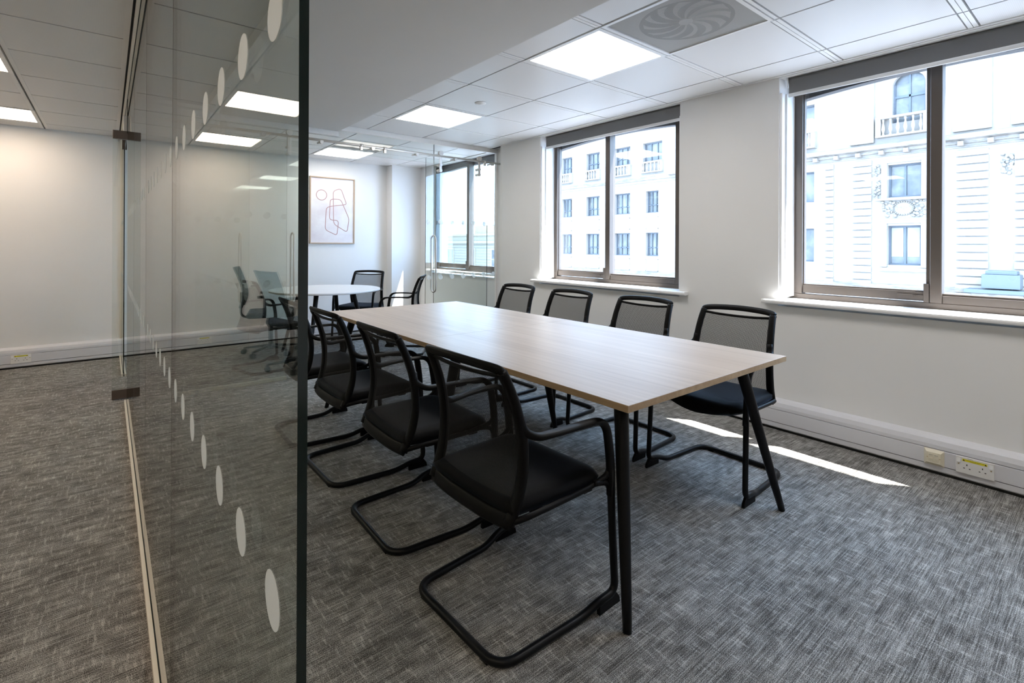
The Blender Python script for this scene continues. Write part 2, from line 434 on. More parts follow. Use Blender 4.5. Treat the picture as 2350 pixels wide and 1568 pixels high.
# ---- recessed ceiling lamps
def lamp(x0, y0, label, mm, sx=0.625, sy=0.625, group=None, b=0.026):
    t = thing('ceiling_light', label, 'ceiling light', (x0+sx/2, y0+sy/2, ZC), 0, group)
    hx, hy = sx/2-0.004, sy/2-0.004
    bm = BM()
    for q in ((-hx, hx, -hy, -hy+b), (-hx, hx, hy-b, hy), (-hx, -hx+b, -hy+b, hy-b), (hx-b, hx, -hy+b, hy-b)): box(bm, *q, -0.004, 0.016)
    obj('frame', bm, 'white_gloss', t)
    bm = BM(); box(bm, -hx+b, hx-b, -hy+b, hy-b, -0.001, 0.012); obj('diffuser', bm, mm, t)
    return t
lamp(*LAMPS_ROOM[0], 'large square LED ceiling panel over the near half of the oak table', 'lamp_room', group='square ceiling panels')
lamp(*LAMPS_ROOM[1], 'square LED ceiling panel over the far end of the oak table, before the cross partition', 'lamp_room', group='square ceiling panels')
lamp(*LAMPS_ROOM[2], 'square LED ceiling panel above the white round table in the end room', 'lamp_room', sy=0.6, group='square ceiling panels')
lamp(*LAMPS_ROOM[3], 'square LED ceiling panel above the camera side of the oak table, nearest the camera', 'lamp_room', group='square ceiling panels')
lamp(*LAMPS_ROOM[4], 'square meeting room ceiling panel farthest behind the camera', 'lamp_room', group='square ceiling panels')
LBL = ['LED ceiling panel cut by the left frame edge, second from the back wall', 'LED ceiling panel at far left next to the back wall',
       'open office LED panel beside the camera', 'open office LED panel behind the camera',
       'outer row open office LED panel, second from the back wall', 'outer row open office LED panel beside the camera', 'outer row open office LED panel next to the back wall', 'outer row open office LED panel, third from the back wall']
for (x0, y0), lb in zip(LAMPS_OFF, LBL):
    ly = {4.21: 0.59, 6.01: 0.61}.get(y0, 0.61)
    lamp(x0, y0, lb, 'lamp_office', 0.61, ly, 'open office ceiling panels')

# ---- swirl diffusers
def swirl(x0, y0, label, sy=0.625):
    t = thing('air_diffuser', label, 'air vent', (x0+0.3125, y0+sy/2, ZC), 0, 'perforated air diffusers')
    h, hy, b = 0.3085, sy/2-0.004, 0.02
    bm = BM()
    for q in ((-h, h, -hy, -hy+b), (-h, h, hy-b, hy), (-h, -h+b, -hy+b, hy-b), (h-b, h, -hy+b, hy-b)): box(bm, *q, -0.004, 0.014)
    obj('frame', bm, 'white_gloss', t)
    bm = BM(); vs = [bm.verts.new(p) for p in ((-h+b, -hy+b, 0.001), (h-b, -hy+b, 0.001), (h-b, hy-b, 0.001), (-h+b, hy-b, 0.001))]; bm.faces.new(vs)
    obj('perforated_plate', bm, 'perforated_plate', t)
    bm = BM(); box(bm, -h+b, h-b, -hy+b, hy-b, 0.018, 0.021)
    obj('backing', bm, 'plenum', t)
    # curved vanes radiating from the hub
    bm = BM(); nv = 12; R0, R1 = 0.03, 0.215
    for k in range(nv):
        a0 = 2*pi*k/nv; L_, R_ = [], []
        for j in range(9):
            f = j/8; r = R0+(R1-R0)*f; tw = 0.55*f*f
            wdt = 0.035+0.055*(1-f)+0.10*f*f
            L_.append((r*cos(a0+tw-wdt), r*sin(a0+tw-wdt), 0.013)); R_.append((r*cos(a0+tw+wdt), r*sin(a0+tw+wdt), 0.008))
        for j in range(8):
            q = [bm.verts.new(p) for p in (L_[j], R_[j], R_[j+1], L_[j+1])]; bm.faces.new(q)
            q = [bm.verts.new((p[0], p[1], p[2]+0.002)) for p in (L_[j+1], R_[j+1], R_[j], L_[j])]; bm.faces.new(q)
    # outer plate with a round opening
    ring = []
    for k in range(48):
        a0 = 2*pi*k/48; c_, s_ = cos(a0), sin(a0); mxx = max(abs(c_), abs(s_)); rr = (h-b-0.002)/mxx
        ring.append((bm.verts.new((0.235*c_, 0.235*s_, 0.009)), bm.verts.new((rr*c_, min(max(rr*s_, -hy+b+0.002), hy-b-0.002), 0.009))))
    for k in range(48):
        A, B = ring[k], ring[(k+1) % 48]; bm.faces.new([A[0], B[0], B[1], A[1]])
    cyl(bm, (0, 0, 0.006), 0.035, 0.008, seg=20)
    obj('swirl_vanes', bm, 'vane', t)
    return t
swirl(*VENTS[0], 'perforated swirl air diffuser tile in front of the large near ceiling panel')
swirl(*VENTS[1], 'perforated air diffuser tile beyond the cross glass partition', 0.6)
bm = BM(); lathe(bm, [(0.002, -0.018), (0.018, -0.016), (0.03, -0.010), (0.045, -0.006), (0.047, 0.0)], seg=28)
s_ = obj('ceiling_sensor', bm, 'white_gloss'); s_.location = (2.36, 3.33, ZC)
tag(s_, 'small round white sensor in a ceiling tile beside the second ceiling panel', 'sensor')

# ------------------------------------------------------------------ windows
def window(idx, y0, y1, ymid, xf=XFR, sill=(3.50, 0.875), zb=0.89, wallx=WX, glz=0.97, sillext=(0.08, 0.09), stile=(0.08, 0.08)):
    root = bpy.data.objects.new('window_%d' % idx, None); COL.objects.link(root); root['kind'] = 'structure'
    hw = 0.027
    def zt(y): 
        c = (y0+y1)/2; return 2.305-0.07*(y-c)**2
    # outer frame and mullion
    bm = BM()
    box(bm, xf, xf+0.07, y0, y1, zb-0.02, zb+0.02)
    box(bm, xf, xf+0.07, y1-stile[1], y1, zb+0.02, 2.36); box(bm, xf, xf+0.07, y0, y0+stile[0], zb+0.02, 2.36)
    box(bm, xf-0.012, xf+0.07, ymid-hw, ymid+hw, zb+0.02, 2.36)
    # inner lips
    for a_, b_ in ((y1-stile[1]-0.006, y1-stile[1]), (y0+stile[0], y0+stile[0]+0.006)): box(bm, xf+0.02, xf+0.06, a_, b_, glz, 2.33)
    obj('window_frame', bm, 'bronze', root, bev=0.0025, seg=1)
    # sliding sash rails
    bm = BM(); box(bm, xf+0.012, xf+0.05, ymid+hw, y1-stile[1], zb+0.026, glz); box(bm, xf+0.018, xf+0.048, ymid+hw, y1-stile[1], glz, glz+0.008)
    box(bm, xf+0.012, xf+0.05, ymid+hw, ymid+hw+0.022, glz, 2.33)
    sash = obj('sliding_sash', bm, 'bronze', root, bev=0.002, seg=1)
    bm = BM(); box(bm, xf-0.006, xf+0.012, ymid+hw+0.004, ymid+hw+0.03, zb+0.02, glz+0.05)
    cyl(bm, (xf-0.002, ymid+hw+0.075, glz-0.025), 0.005, 0.014, axis=0, seg=12)
    box(bm, xf+0.004, xf+0.014, ymid+hw+0.03, ymid+hw+0.16, glz-0.045, glz-0.018)
    obj('latch', bm, 'bronze', sash, bev=0.001, seg=1)
    bm = BM(); box(bm, xf+0.0, xf+0.05, y0+stile[0], ymid-hw, zb+0.02, glz-0.015); box(bm, xf+0.01, xf+0.048, y0+stile[0], ymid-hw, glz-0.015, glz-0.004)
    obj('fixed_rail', bm, 'bronze', root, bev=0.002, seg=1)
    # head with a segmental arch
    bm = BM(); n = 16
    poly = [(y1, 2.40), (y0, 2.40)] + [(y0+(y1-y0)*k/n, zt(y0+(y1-y0)*k/n)) for k in range(n+1)]
    prism(bm, poly, 0, xf+0.05, xf+0.115)
    obj('arched_head', bm, 'dark_arch', root)
    # panes
    for nm, a_, b_, xx in (('pane', ymid+hw+0.022, y1-stile[1], xf+0.030), ('pane', y0+stile[0], ymid-hw, xf+0.034)):
        bm = BM(); box(bm, xx, xx+0.005, a_, b_, glz-0.01, 2.36); obj(nm, bm, 'window_glass', root)
    # reveal lining
    bm = BM()
    for ya, yb in ((y1, y1+0.004), (y0-0.004, y0)): box(bm, wallx+0.001, xf+0.05, ya-0.002, yb, ZS, 2.39)
    box(bm, wallx+0.01, xf-0.02, y1-0.018, y1, zb, 2.28); box(bm, wallx+0.06, xf, y1-0.03, y1-0.016, zb, 2.28)
    box(bm, wallx+0.01, xf-0.02, y0, y0+0.012, zb, 2.28)
    obj('reveal_lining', bm, 'white_gloss', root)
    # sill board with a rounded nose
    sx, sz = sill
    bm = BM(); box(bm, wallx-0.002, xf+0.03, y0, y1, sz-0.03, sz)
    e0, e1 = sillext
    prism(bm, [(wallx, sz-0.028), (sx+0.008, sz-0.028), (sx+0.002, sz-0.024), (sx, sz-0.014), (sx+0.002, sz-0.004), (sx+0.008, sz), (wallx, sz)], 1, y0-e0, y1+e1)
    obj('window_sill', bm, 'white_gloss', root, bev=0.0015, seg=1)
    return root
window(1, OPEN[0][0], OPEN[0][1], 0.703)
window(2, OPEN[1][0], OPEN[1][1], 3.15, stile=(0.16, 0.075))
window(3, OPEN[2][0], OPEN[2][1], 5.54, sill=(3.62, 0.885), wallx=WX2, stile=(0.05, 0.12), sillext=(0.0, 0.09))

def blind(y0, y1, label, x=3.600):
    t = thing('roller_blind', label, 'roller blind', (x, (y0+y1)/2, 2.25), 0, 'grey roller blinds rolled up at the window heads')
    h = (y1-y0)/2
    bm = BM(); cyl(bm, (0.034, -h+0.012, 0.112), 0.030, 2*h-0.024, axis=1, seg=28); obj('fabric_roll', bm, 'blind_fabric', t)
    bm = BM(); box(bm, 0.0, 0.0015, -h+0.012, h-0.012, 0.022, 0.118); obj('fabric_drop', bm, 'blind_fabric', t)
    bm = BM(); sweep(bm, [(0.001, -h+0.010, 0.012), (0.001, h-0.010, 0.012)], 0.013, 0.006, lat=(0, 0, 1), seg=12, power=3)
    obj('bottom_bar', bm, 'white_gloss', t)
    for s in (-1, 1):
        bm = BM(); box(bm, 0.0, 0.075, s*h-0.006 if s > 0 else -h, s*h if s > 0 else -h+0.006, 0.070, 0.145)
        obj('bracket', bm, 'white_gloss', t)
    return t
blind(OPEN[0][0]+0.01, OPEN[0][1]-0.035, 'grey roller blind rolled up at the head of the nearest large window')
blind(OPEN[1][0]+0.004, OPEN[1][1]-0.035, 'grey roller blind rolled up at the head of the middle window')

# ------------------------------------------------------------------ dado trunking along the skirting
def trunk(name, along, a, b, face):
    """profile: u = distance out from wall, z"""
    prof = [(0, 0.016), (0.052, 0.016), (0.060, 0.024), (0.060, 0.0505)]
    prof2 = [(0, 0.0535), (0.060, 0.0540), (0.061, 0.055), (0.061, 0.1355), (0.060, 0.137), (0, 0.137)]
    prof3 = [(0, 0.1405), (0.060, 0.1405), (0.060, 0.160), (0.052, 0.185), (0.030, 0.199), (0, 0.205)]
    prof1 = prof + [(0, 0.0505)]
    bm = BM()
    for pr in (prof1, prof2, prof3):
        if along == 'y': prism(bm, [(face-u, z) for u, z in pr], 1, a, b)
        else: prism(bm, [(face-u, z) for u, z in pr], 0, a, b)
    if along == 'y': box(bm, face-0.045, face, a, b, 0.0, 0.13, 1)
    else: box(bm, a, b, face-0.045, face, 0.0, 0.13, 1)
    return struct(name, bm, ['trunk_plastic', 'shadow_gap'])
trunk('baseboard_right', 'y', YF, 4.60, WX)
trunk('baseboard_back', 'x', XL, 3.215, YB)
bm = BM(); box(bm, 0.152, 3.21, YB-0.0, YB+0.001, 0, 0.001); bm.free()

def add_text(s, size, name, m, parent, matrix):
    cu = bpy.data.curves.new(name, 'FONT'); cu.body = s; cu.size = size; cu.align_x = 'CENTER'; cu.align_y = 'CENTER'; cu.extrude = 0.00015
    tmp = bpy.data.objects.new('tmp', cu); COL.objects.link(tmp)
    dg = bpy.context.evaluated_depsgraph_get(); me = bpy.data.meshes.new_from_object(tmp.evaluated_get(dg))
    bpy.data.objects.remove(tmp); me.transform(matrix)
    o = bpy.data.objects.new(name, me); COL.objects.link(o); me.materials.clear(); me.materials.append(M[m]); o.parent = parent
    return o
# sockets are built facing -Y (x to the right, z up), then turned
FACE = Matrix.Rotation(pi/2, 4, 'X')
def socket(loc, rz, label):
    t = thing('power_socket', label, 'power socket', loc, rz, 'double power sockets in the dado trunking')
    bm = BM(); box(bm, -0.074, 0.074, -0.009, 0, -0.043, 0.043); obj('face_plate', bm, 'socket_white', t, bev=0.002)
    for s in (-1, 1):
        bm = BM(); prism(bm, [(-0.009, 0.012), (-0.0135, 0.014), (-0.0105, 0.034), (-0.009, 0.034)], 0, s*0.0625-0.007, s*0.0625+0.007)
        obj('switch', bm, 'white_gloss', t)
        bm = BM(); cyl(bm, (s*0.0625, -0.0096, 0.004), 0.0030, 0.001, axis=1, seg=12); obj('screw', bm, 'brass', t)
        bm = BM(); cx = s*0.030
        box(bm, cx-0.002, cx+0.002, -0.0096, -0.0088, 0.000, 0.008)
        for q in (-0.011, 0.011): box(bm, cx+q-0.0033, cx+q+0.0033, -0.0094, -0.0088, -0.016, -0.012)
        obj('pin_holes', bm, 'ink', t)
    st = part_box('warning_sticker', t, 'label_yellow', -0.048, 0.048, -0.0094, -0.0088, 0.0215, 0.0335)
    for s in (-1, 1):
        bm = BM(); prism(bm, [(s*0.042-0.0045, 0.0235), (s*0.042+0.0045, 0.0235), (s*0.042, 0.032)], 1, -0.0097, -0.0093)
        obj('warning_triangle', bm, 'ink', st)
    mt = Matrix.Translation((0, -0.0096, 0.0297)) @ FACE
    add_text('WARNING: NOT FOR GENERAL USE', 0.0044, 'sticker_text', 'ink', st, mt)
    add_text('IT EQUIPMENT ONLY', 0.0040, 'sticker_text', 'ink', st, Matrix.Translation((0, -0.0096, 0.0248)) @ FACE)
    add_text('10/R2/8/L4', 0.0050, 'circuit_number', 'ink', t, Matrix.Translation((-0.018, -0.0092, 0.0385)) @ FACE)
    return t
socket((WX-0.061, 0.498, 0.094), -pi/2, 'white double power socket with yellow sticker under the nearest window')
socket((-0.655, YB-0.061, 0.096), 0, 'white double power socket with yellow sticker on the back wall at far left')
t = thing('data_outlet', 'cream twin data outlet in the trunking left of the power socket', 'data outlet', (WX-0.061, 0.662, 0.094), -pi/2)
bm = BM(); prism(bm, [(-0.043, -0.043), (0.043, -0.043), (0.043, 0.043), (-0.043, 0.043)], 1, 0, -0.004)
A = [bm.verts.new(p) for p in ((-0.043, -0.004, -0.043), (0.043, -0.004, -0.043), (0.043, -0.004, 0.043), (-0.043, -0.004, 0.043))]
B = [bm.verts.new(p) for p in ((-0.030, -0.018, -0.028), (0.030, -0.018, -0.028), (0.030, -0.018, 0.028), (-0.030, -0.018, 0.028))]
for i in range(4): bm.faces.new([A[i], A[(i+1) % 4], B[(i+1) % 4], B[i]])
bm.faces.new(B)
obj('face_plate', bm, 'socket_cream', t)
for s in (-1, 1):
    bm = BM(); box(bm, s*0.0115-0.010, s*0.0115+0.010, -0.0195, -0.0178, -0.020, 0.022)
    o = obj('data_port', bm, 'socket_cream', t, bev=0.0008, seg=1)
    bm = BM(); box(bm, s*0.0115-0.008, s*0.0115+0.008, -0.0205, -0.0192, -0.012, -0.001); obj('shutter', bm, 'socket_cream', o, bev=0.0006, seg=1)
    add_text('2C14' if s < 0 else '2C15', 0.0062, 'port_number', 'ink', o, Matrix.Translation((s*0.0115, -0.0198, 0.014)) @ FACE)
    bm = BM(); cyl(bm, (s*0.0265, -0.0185, 0), 0.0022, 0.001, axis=1, seg=10); obj('screw', bm, 'brass', t)

# ------------------------------------------------------------------ glass partitions
def pane_box(bm, x0, x1, y0, y1, z0, z1, thin):
    """a glass sheet: broad faces material 0, cut edges material 1"""
    v = box(bm, x0, x1, y0, y1, z0, z1)
    for f in bm.faces:
        n = f.calc_center_median()
    bm.faces.ensure_lookup_table()
    for f in list(bm.faces)[-6:]:
        f.normal_update(); a_ = abs(f.normal[thin]); f.material_index = 0 if a_ > 0.9 else 1
G0, G1 = XG-0.004, XG+0.0038
def dots(parent, fixed, axis, positions, zs, name='frosted_dot', r=0.0255, face=1):
    """manifestation discs stuck to both faces of the sheet"""
    proto = None
    for p in positions:
        for z in zs:
            if proto is None:
                bm = BM()
                for s in (1,):
                    off = face*0.0042
                    vs = []
                    for k in range(28):
                        a_ = 2*pi*k/28
                        vs.append(bm.verts.new((off, r*cos(a_), r*sin(a_)) if axis == 0 else (r*cos(a_), off, r*sin(a_))))
                    bm.faces.new(vs)
                    vs2 = [bm.verts.new((v.co.x + (face*0.0004 if axis == 0 else 0), v.co.y + (face*0.0004 if axis == 1 else 0), v.co.z)) for v in vs]
                    bm.faces.new(vs2)
                    for k in range(28): bm.faces.new([vs[k], vs[(k+1) % 28], vs2[(k+1) % 28], vs2[k]])
                o = obj(name, bm, 'dot_frost', parent); proto = o
            else:
                o = proto.copy(); COL.objects.link(o); o.parent = parent
            o.location = (fixed, p, z) if axis == 0 else (p, fixed, z)
ZD = (0.91, 1.449)
allY = [0.494+0.1395*k for k in range(46)]
panels = [(0.4195, 1.4205, 'nearest clear glass partition panel with a dark polished free edge and frosted dots'),
          (1.4235, 2.452, 'second clear glass partition panel from the camera, beyond the dark joint line'),
          (2.4545, 3.61, 'third clear glass partition panel from the camera along the side wall of the meeting room'),
          (3.6125, 4.83, 'fourth clear glass partition panel, meeting the cross partition'),
          (5.952, YB-0.004, 'last clear glass partition panel against the back wall, past the open pivot door')]
def thin_edges(bm, x0, x1, y0, y1, z0, z1): pane_box(bm, x0, x1, y0, y1, z0, z1, 0)
for i, (a_, b_, lb) in enumerate(panels):
    t = thing('glass_partition_panel', lb, 'glass panel', (XG, a_, 0), 0, 'side partition glass panels')
    bm = BM(); pane_box(bm, G0-XG, G1-XG, 0, b_-a_, 0.012, 2.375, 0)
    obj('pane', bm, ['partition_glass', 'glass_edge'], t)
    dots(t, 0, 0, [y-a_ for y in allY if a_+0.03 < y < b_-0.03], ZD, face=-1)
    if 0 < i < 4: part_box('joint_seal', t, 'seal', G0-XG-0.0002, G1-XG+0.0002, -0.003, 0.0, 0.012, 2.375)
bm = BM()
t = thing('glass_overpanel', 'clear glass strip over the open pivot door in the side partition', 'glass panel', (XG, 4.99, 2.11))
pane_box(bm, -0.004, 0.004, 0, 0.955, 0, 0.27, 0); obj('pane', bm, ['partition_glass', 'glass_edge'], t)
def channel(name, y0, y1, z0, z1, label, up, w=0.018, m='alu_channel', x=XG):
    bm = BM(); d = 1 if up else -1
    zl, zh = (z0, z1)
    for s in (-1, 1):
        q = sorted((x+s*w, x+s*0.0062)); box(bm, q[0], q[1], y0, y1, zl, zh)
    if up: box(bm, x-0.0062, x+0.0062, y0, y1, z0, z0+(z1-z0)*0.5, 1)
    else: box(bm, x-0.0062, x+0.0062, y0, y1, z1-(z1-z0)*0.5, z1, 1)
    o = obj(name, bm, [m, 'seal']); tag(o, label, 'glazing channel'); return o
channel('floor_channel', 0.42, 4.905, 0.0, 0.022, 'long pale metal floor channel under the side glass partition', True)
channel('floor_channel', 5.87, YB, 0.0, 0.022, 'short pale floor channel beside the back wall, past the pivot door', True)
channel('ceiling_channel', 0.42, YB, 2.368, ZC+0.001, 'long pale ceiling channel over the side glass partition', False, w=0.02)
bm = BM(); box(bm, XG-0.016, XG+0.016, YB-0.02, YB, 0.02, 2.37); tag(obj('wall_channel', bm, 'alu_channel'), 'pale upright channel holding the side partition to the back wall', 'glazing channel')

# ---- pivot door of the end room, standing open at right angles to the partition
PY = 5.03
d1 = bpy.data.objects.new('door_1', None); COL.objects.link(d1); d1.location = (0.03, PY, 0); d1['kind'] = 'structure'
bm = BM(); pane_box(bm, 0.0, 0.97, -0.005, 0.005, 0.01, 2.12, 1); obj('pane', bm, ['partition_glass_thin', 'glass_edge'], d1)
for z0, z1 in ((0.008, 0.078), (2.062, 2.128)):
    bm = BM(); box(bm, 0.0, 0.155, -0.017, 0.017, z0, z1); obj('patch_fitting', bm, 'patch_bronze', d1, bev=0.002)
bm = BM(); box(bm, 0.065, 0.095, -0.02, 0.02, 2.128, 2.25); obj('overpanel_clamp', bm, 'steel', d1, bev=0.002)
def dhandle(parent, x, y, z0, z1, half=0.052, r=0.008, m='steel'):
    zc = (z0+z1)/2; h = (z1-z0)/2
    pts = []
    rr = half*0.95
    for cz, a0 in ((zc+h-rr, 0), (zc-h+rr, pi)):
        for k in range(9):
            a_ = a0+pi*k/8; pts.append((x, y+half*cos(a_), cz+rr*sin(a_)))
    bm = BM(); sweep(bm, pts, r, r, lat=(1, 0, 0), seg=10, closed=True)
    return obj('pull_handle', bm, m, parent, smooth=True)
dhandle(d1, 0.90, 0, 0.713, 1.335)
dots(d1, 0, 1, [0.12+0.15*k for k in range(6)], ZD, face=-1)
bm = BM(); box(bm, XG-0.018, XG+0.018, 5.93, 5.97, 2.12, 2.25); tag(obj('glass_clamp', bm, 'patch_bronze', bev=0.002), 'dark metal clamp on the glass edge past the pivot door', 'clamp')

# ---- cross partition
def cross(x0, x1, z0, z1, lb, dz=None):
    t = thing('glass_screen_panel', lb, 'glass panel', (x0, YP, z0), 0, 'cross partition glass panels')
    bm = BM(); pane_box(bm, 0, x1-x0, -0.005, 0.005, 0, z1-z0, 1); obj('pane', bm, ['partition_glass_thin', 'glass_edge'], t)
    if dz:
        n0 = math.ceil((x0+0.04-2.715)/0.148)
        dots(t, 0, 1, [2.738+0.148*k-x0 for k in range(n0, n0+30) if x0+0.04 < 2.738+0.148*k < x1-0.04], [z for z in dz], face=-1)
cross(0.132, 1.272, 0.012, 2.35, 'clear fixed glass panel at the left of the cross partition', (0.878, 1.483))
cross(2.805, WX2-0.004, 0.012, 2.35, 'clear fixed glass panel by the window at the right of the cross partition', (0.878, 1.483))
cross(1.275, 2.802, 2.135, 2.35, 'clear glass strip over the opening in the cross partition')
bm = BM(); box(bm, 1.737, WX2, YP-0.022, YP+0.03, 2.345, ZC); box(bm, 0.16, 1.737, YP-0.022, YP+0.03, 2.282, 2.33)
tag(obj('partition_header', bm, 'white_trim', bev=0.0015, seg=1), 'white header profile over the cross glass partition', 'header profile')
for x0, x1, lb in ((0.145, 1.272, 'pale floor channel under the left fixed panel of the cross partition'), (2.805, WX2, 'pale floor channel under the fixed panel beside the window')):
    bm = BM(); box(bm, x0, x1, YP-0.02, YP-0.0065, 0, 0.03); box(bm, x0, x1, YP+0.0065, YP+0.02, 0, 0.03); box(bm, x0, x1, YP-0.0065, YP+0.0065, 0, 0.012, 1)
    tag(obj('floor_channel', bm, ['alu_channel', 'seal']), lb, 'glazing channel')
bm = BM(); box(bm, WX2-0.022, WX2, YP-0.018, YP+0.018, 0.03, 2.35)
tag(obj('wall_channel', bm, 'white_trim'), 'white upright channel holding the cross partition to the window wall', 'glazing channel')
bm = BM(); box(bm, WX-0.001, WX2, 4.575, 4.61, 0, ZC); struct('trim_3', bm, 'white_trim')

# sliding door leaves and their rail
YL = 4.785; RZ = 2.205; RY = 4.735
def hanger(parent, x, y):
    bm = BM(); box(bm, x-0.016, x+0.016, y-0.055, y-0.047, RZ-0.175, RZ+0.035)
    h_ = obj('roller_hanger', bm, 'steel', parent, bev=0.003)
    bm = BM(); cyl(bm, (x, y-0.068, RZ+0.030), 0.027, 0.034, axis=1, seg=22); cyl(bm, (x, y-0.072, RZ+0.030), 0.011, 0.042, axis=1, seg=14)
    obj('wheel', bm, 'steel', h_)
    for dz in (-0.095, -0.155):
        bm = BM(); cyl(bm, (x, y-0.064, RZ+dz), 0.016, 0.075, axis=1, seg=18); obj('glass_bolt', bm, 'steel', h_)
def leaf(idx, x0, x1, hx, handle):
    d = bpy.data.objects.new('door_%d' % idx, None); COL.objects.link(d); d.location = (x0, YL, 0); d['kind'] = 'structure'
    bm = BM(); pane_box(bm, 0, x1-x0, -0.005, 0.005, 0.012, 2.175, 1); obj('pane', bm, ['partition_glass_thin', 'glass_edge'], d)
    for x in hx: hanger(d, x-x0, 0)
    dhandle(d, handle-x0, 0, 0.718, 1.338)
    dots(d, 0, 1, [2.715+0.148*k-x0 for k in range(-16, 8) if x0+0.03 < 2.715+0.148*k < x1-0.03], (0.878, 1.483), face=-1)
leaf(2, 0.56, 1.395, (0.744, 1.262), 1.308)
leaf(3, 2.672, 3.495, (2.826, 3.342), 2.772)
rail = thing('sliding_door_rail', 'round steel rail across the cross partition carrying the two sliding glass doors', 'door rail', (0.30, RY, RZ))
bm = BM(); cyl(bm, (0, 0, 0), 0.0125, 3.352, axis=0, seg=18); obj('tube', bm, 'steel', rail)
for x in (0.55, 1.05, 1.547, 2.05, 2.54, 3.02, 3.535):
    bm = BM(); cyl(bm, (x-0.30, 0.0, -0.010), 0.010, YP-RY-0.004, axis=1, seg=14); cyl(bm, (x-0.30, -0.012, -0.016), 0.017, 0.03, axis=1, seg=16)
    obj('wall_fixing', bm, 'steel', rail)
for x in (1.93, 2.175, 0.56, 3.42):
    bm = BM(); cyl(bm, (x-0.315, 0, 0), 0.0175, 0.03, axis=0, seg=18); box(bm, x-0.311, x-0.289, -0.012, 0.012, -0.045, -0.012)
    obj('door_stop', bm, 'steel', rail)

# ------------------------------------------------------------------ picture on the back wall
PX0, PX1, PZ0, PZ1 = 2.106, 2.722, 1.245, 2.155
t = thing('framed_picture', 'framed abstract line drawing in dusty pink on the back wall', 'picture', ((PX0+PX1)/2, YB, PZ0))
w_, h_ = PX1-PX0, PZ1-PZ0
bm = BM(); q = 0.014
for b4 in ((-w_/2, w_/2, 0, q), (-w_/2, w_/2, h_-q, h_), (-w_/2, -w_/2+q, q, h_-q), (w_/2-q, w_/2, q, h_-q)): box(bm, b4[0], b4[1], -0.028, -0.001, b4[2], b4[3])
obj('picture_frame', bm, 'art_frame', t, bev=0.0015, seg=1)
paper = part_box('print', t, 'art_paper', -w_/2+q, w_/2-q, -0.012, -0.004, q, h_-q)
def A_(px, py):   # drawing laid out on a 0..1 sheet
    return (-w_/2+px*w_, -0.0125, h_*(1-py))
def stroke(pts, rad, closed=True):
    P_ = [Vector(A_(*p)) for p in pts]
    if closed:
        mid = (P_[0]+P_[-1])/2; P_ = [mid]+P_+[mid]
    F = fillet(P_, rad, 8)
    if closed: F = F[:-1]
    bm = BM(); sweep(bm, F, 0.0052, 0.0006, lat=None if False else [(F[min(i+1, len(F)-1)]-F[max(i-1, 0)]).cross(Vector((0, 1, 0))) for i in range(len(F))], seg=6, closed=closed)
    obj('drawn_line', bm, 'pink_line', paper)
stroke([(0.255+0.115*cos(2*pi*k/14)*1.0, 0.272+0.078*sin(2*pi*k/14)) for k in range(14)], 0.02)
stroke([(0.51, 0.2), (0.685, 0.155), (0.815, 0.39), (0.74, 0.405), (0.52, 0.425), (0.36, 0.455), (0.335, 0.79), (0.60, 0.875), (0.635, 0.645), (0.43, 0.64), (0.445, 0.325), (0.68, 0.32), (0.875, 0.615), (0.83, 0.825), (0.525, 0.70)], 0.045)

# ------------------------------------------------------------------ meeting table
TX0, TX1, TY0, TY1, TZ = 1.293, 2.462, 1.003, 3.838, 0.725
t = thing('meeting_table', 'long oak-topped meeting table on splayed black legs', 'table', ((TX0+TX1)/2, (TY0+TY1)/2, 0))
ox_, oy_ = (TX0+TX1)/2, (TY0+TY1)/2
ym = 2.412
for a_, b_ in ((TY0, ym-0.0006), (ym+0.0006, TY1)):
    bm = BM(); box(bm, TX0-ox_, TX1-ox_, a_-oy_, b_-oy_, TZ-0.0245, TZ)
    bm.faces.ensure_lookup_table()
    for f in bm.faces:
        f.normal_update()
        if abs(f.normal.z) < 0.5: f.material_index = 1
    obj('tabletop', bm, ['oak_top', 'oak_edge'], t, bev=0.0012, seg=1)
def leg(parent, foot, top, r0=0.0145, r1=0.027, name='leg'):
    bm = BM(); n = 8
    pts = [Vector(foot).lerp(Vector(top), k/n) for k in range(n+1)]
    sweep(bm, pts, [r0+(r1-r0)*(k/n)**0.8 for k in range(n+1)], lat=(1, 0, 0), seg=18); return obj(name, bm, 'black_metal', parent)
ZL = TZ-0.026
for fx, fy, dx, dy in ((1.293, 1.003, 0.15, 0.15), (2.457, 1.018, -0.175, 0.12), (1.293, 3.82, 0.15, -0.15), (2.457, 3.82, -0.15, -0.15)):
    leg(t, (fx-ox_, fy-oy_, 0.001), (fx+dx-ox_, fy+dy-oy_, ZL))
for fx, dx in ((1.42, 0.15), (2.334, -0.15)):
    leg(t, (fx-ox_, ym-oy_, 0.001), (fx+dx-ox_, ym-oy_, ZL), 0.0145, 0.034)
bm = BM()
for y0, y1 in ((TY0+0.12, TY0+0.17), (ym-0.05, ym+0.05), (TY1-0.17, TY1-0.12)): box(bm, TX0+0.14-ox_, TX1-0.14-ox_, y0-oy_, y1-oy_, ZL-0.04, ZL)
for x0 in (TX0+0.17, TX1-0.21): box(bm, x0-ox_, x0+0.04-ox_, TY0+0.15-oy_, TY1-0.15-oy_, ZL-0.035, ZL)
obj('underframe', bm, 'black_metal', t)

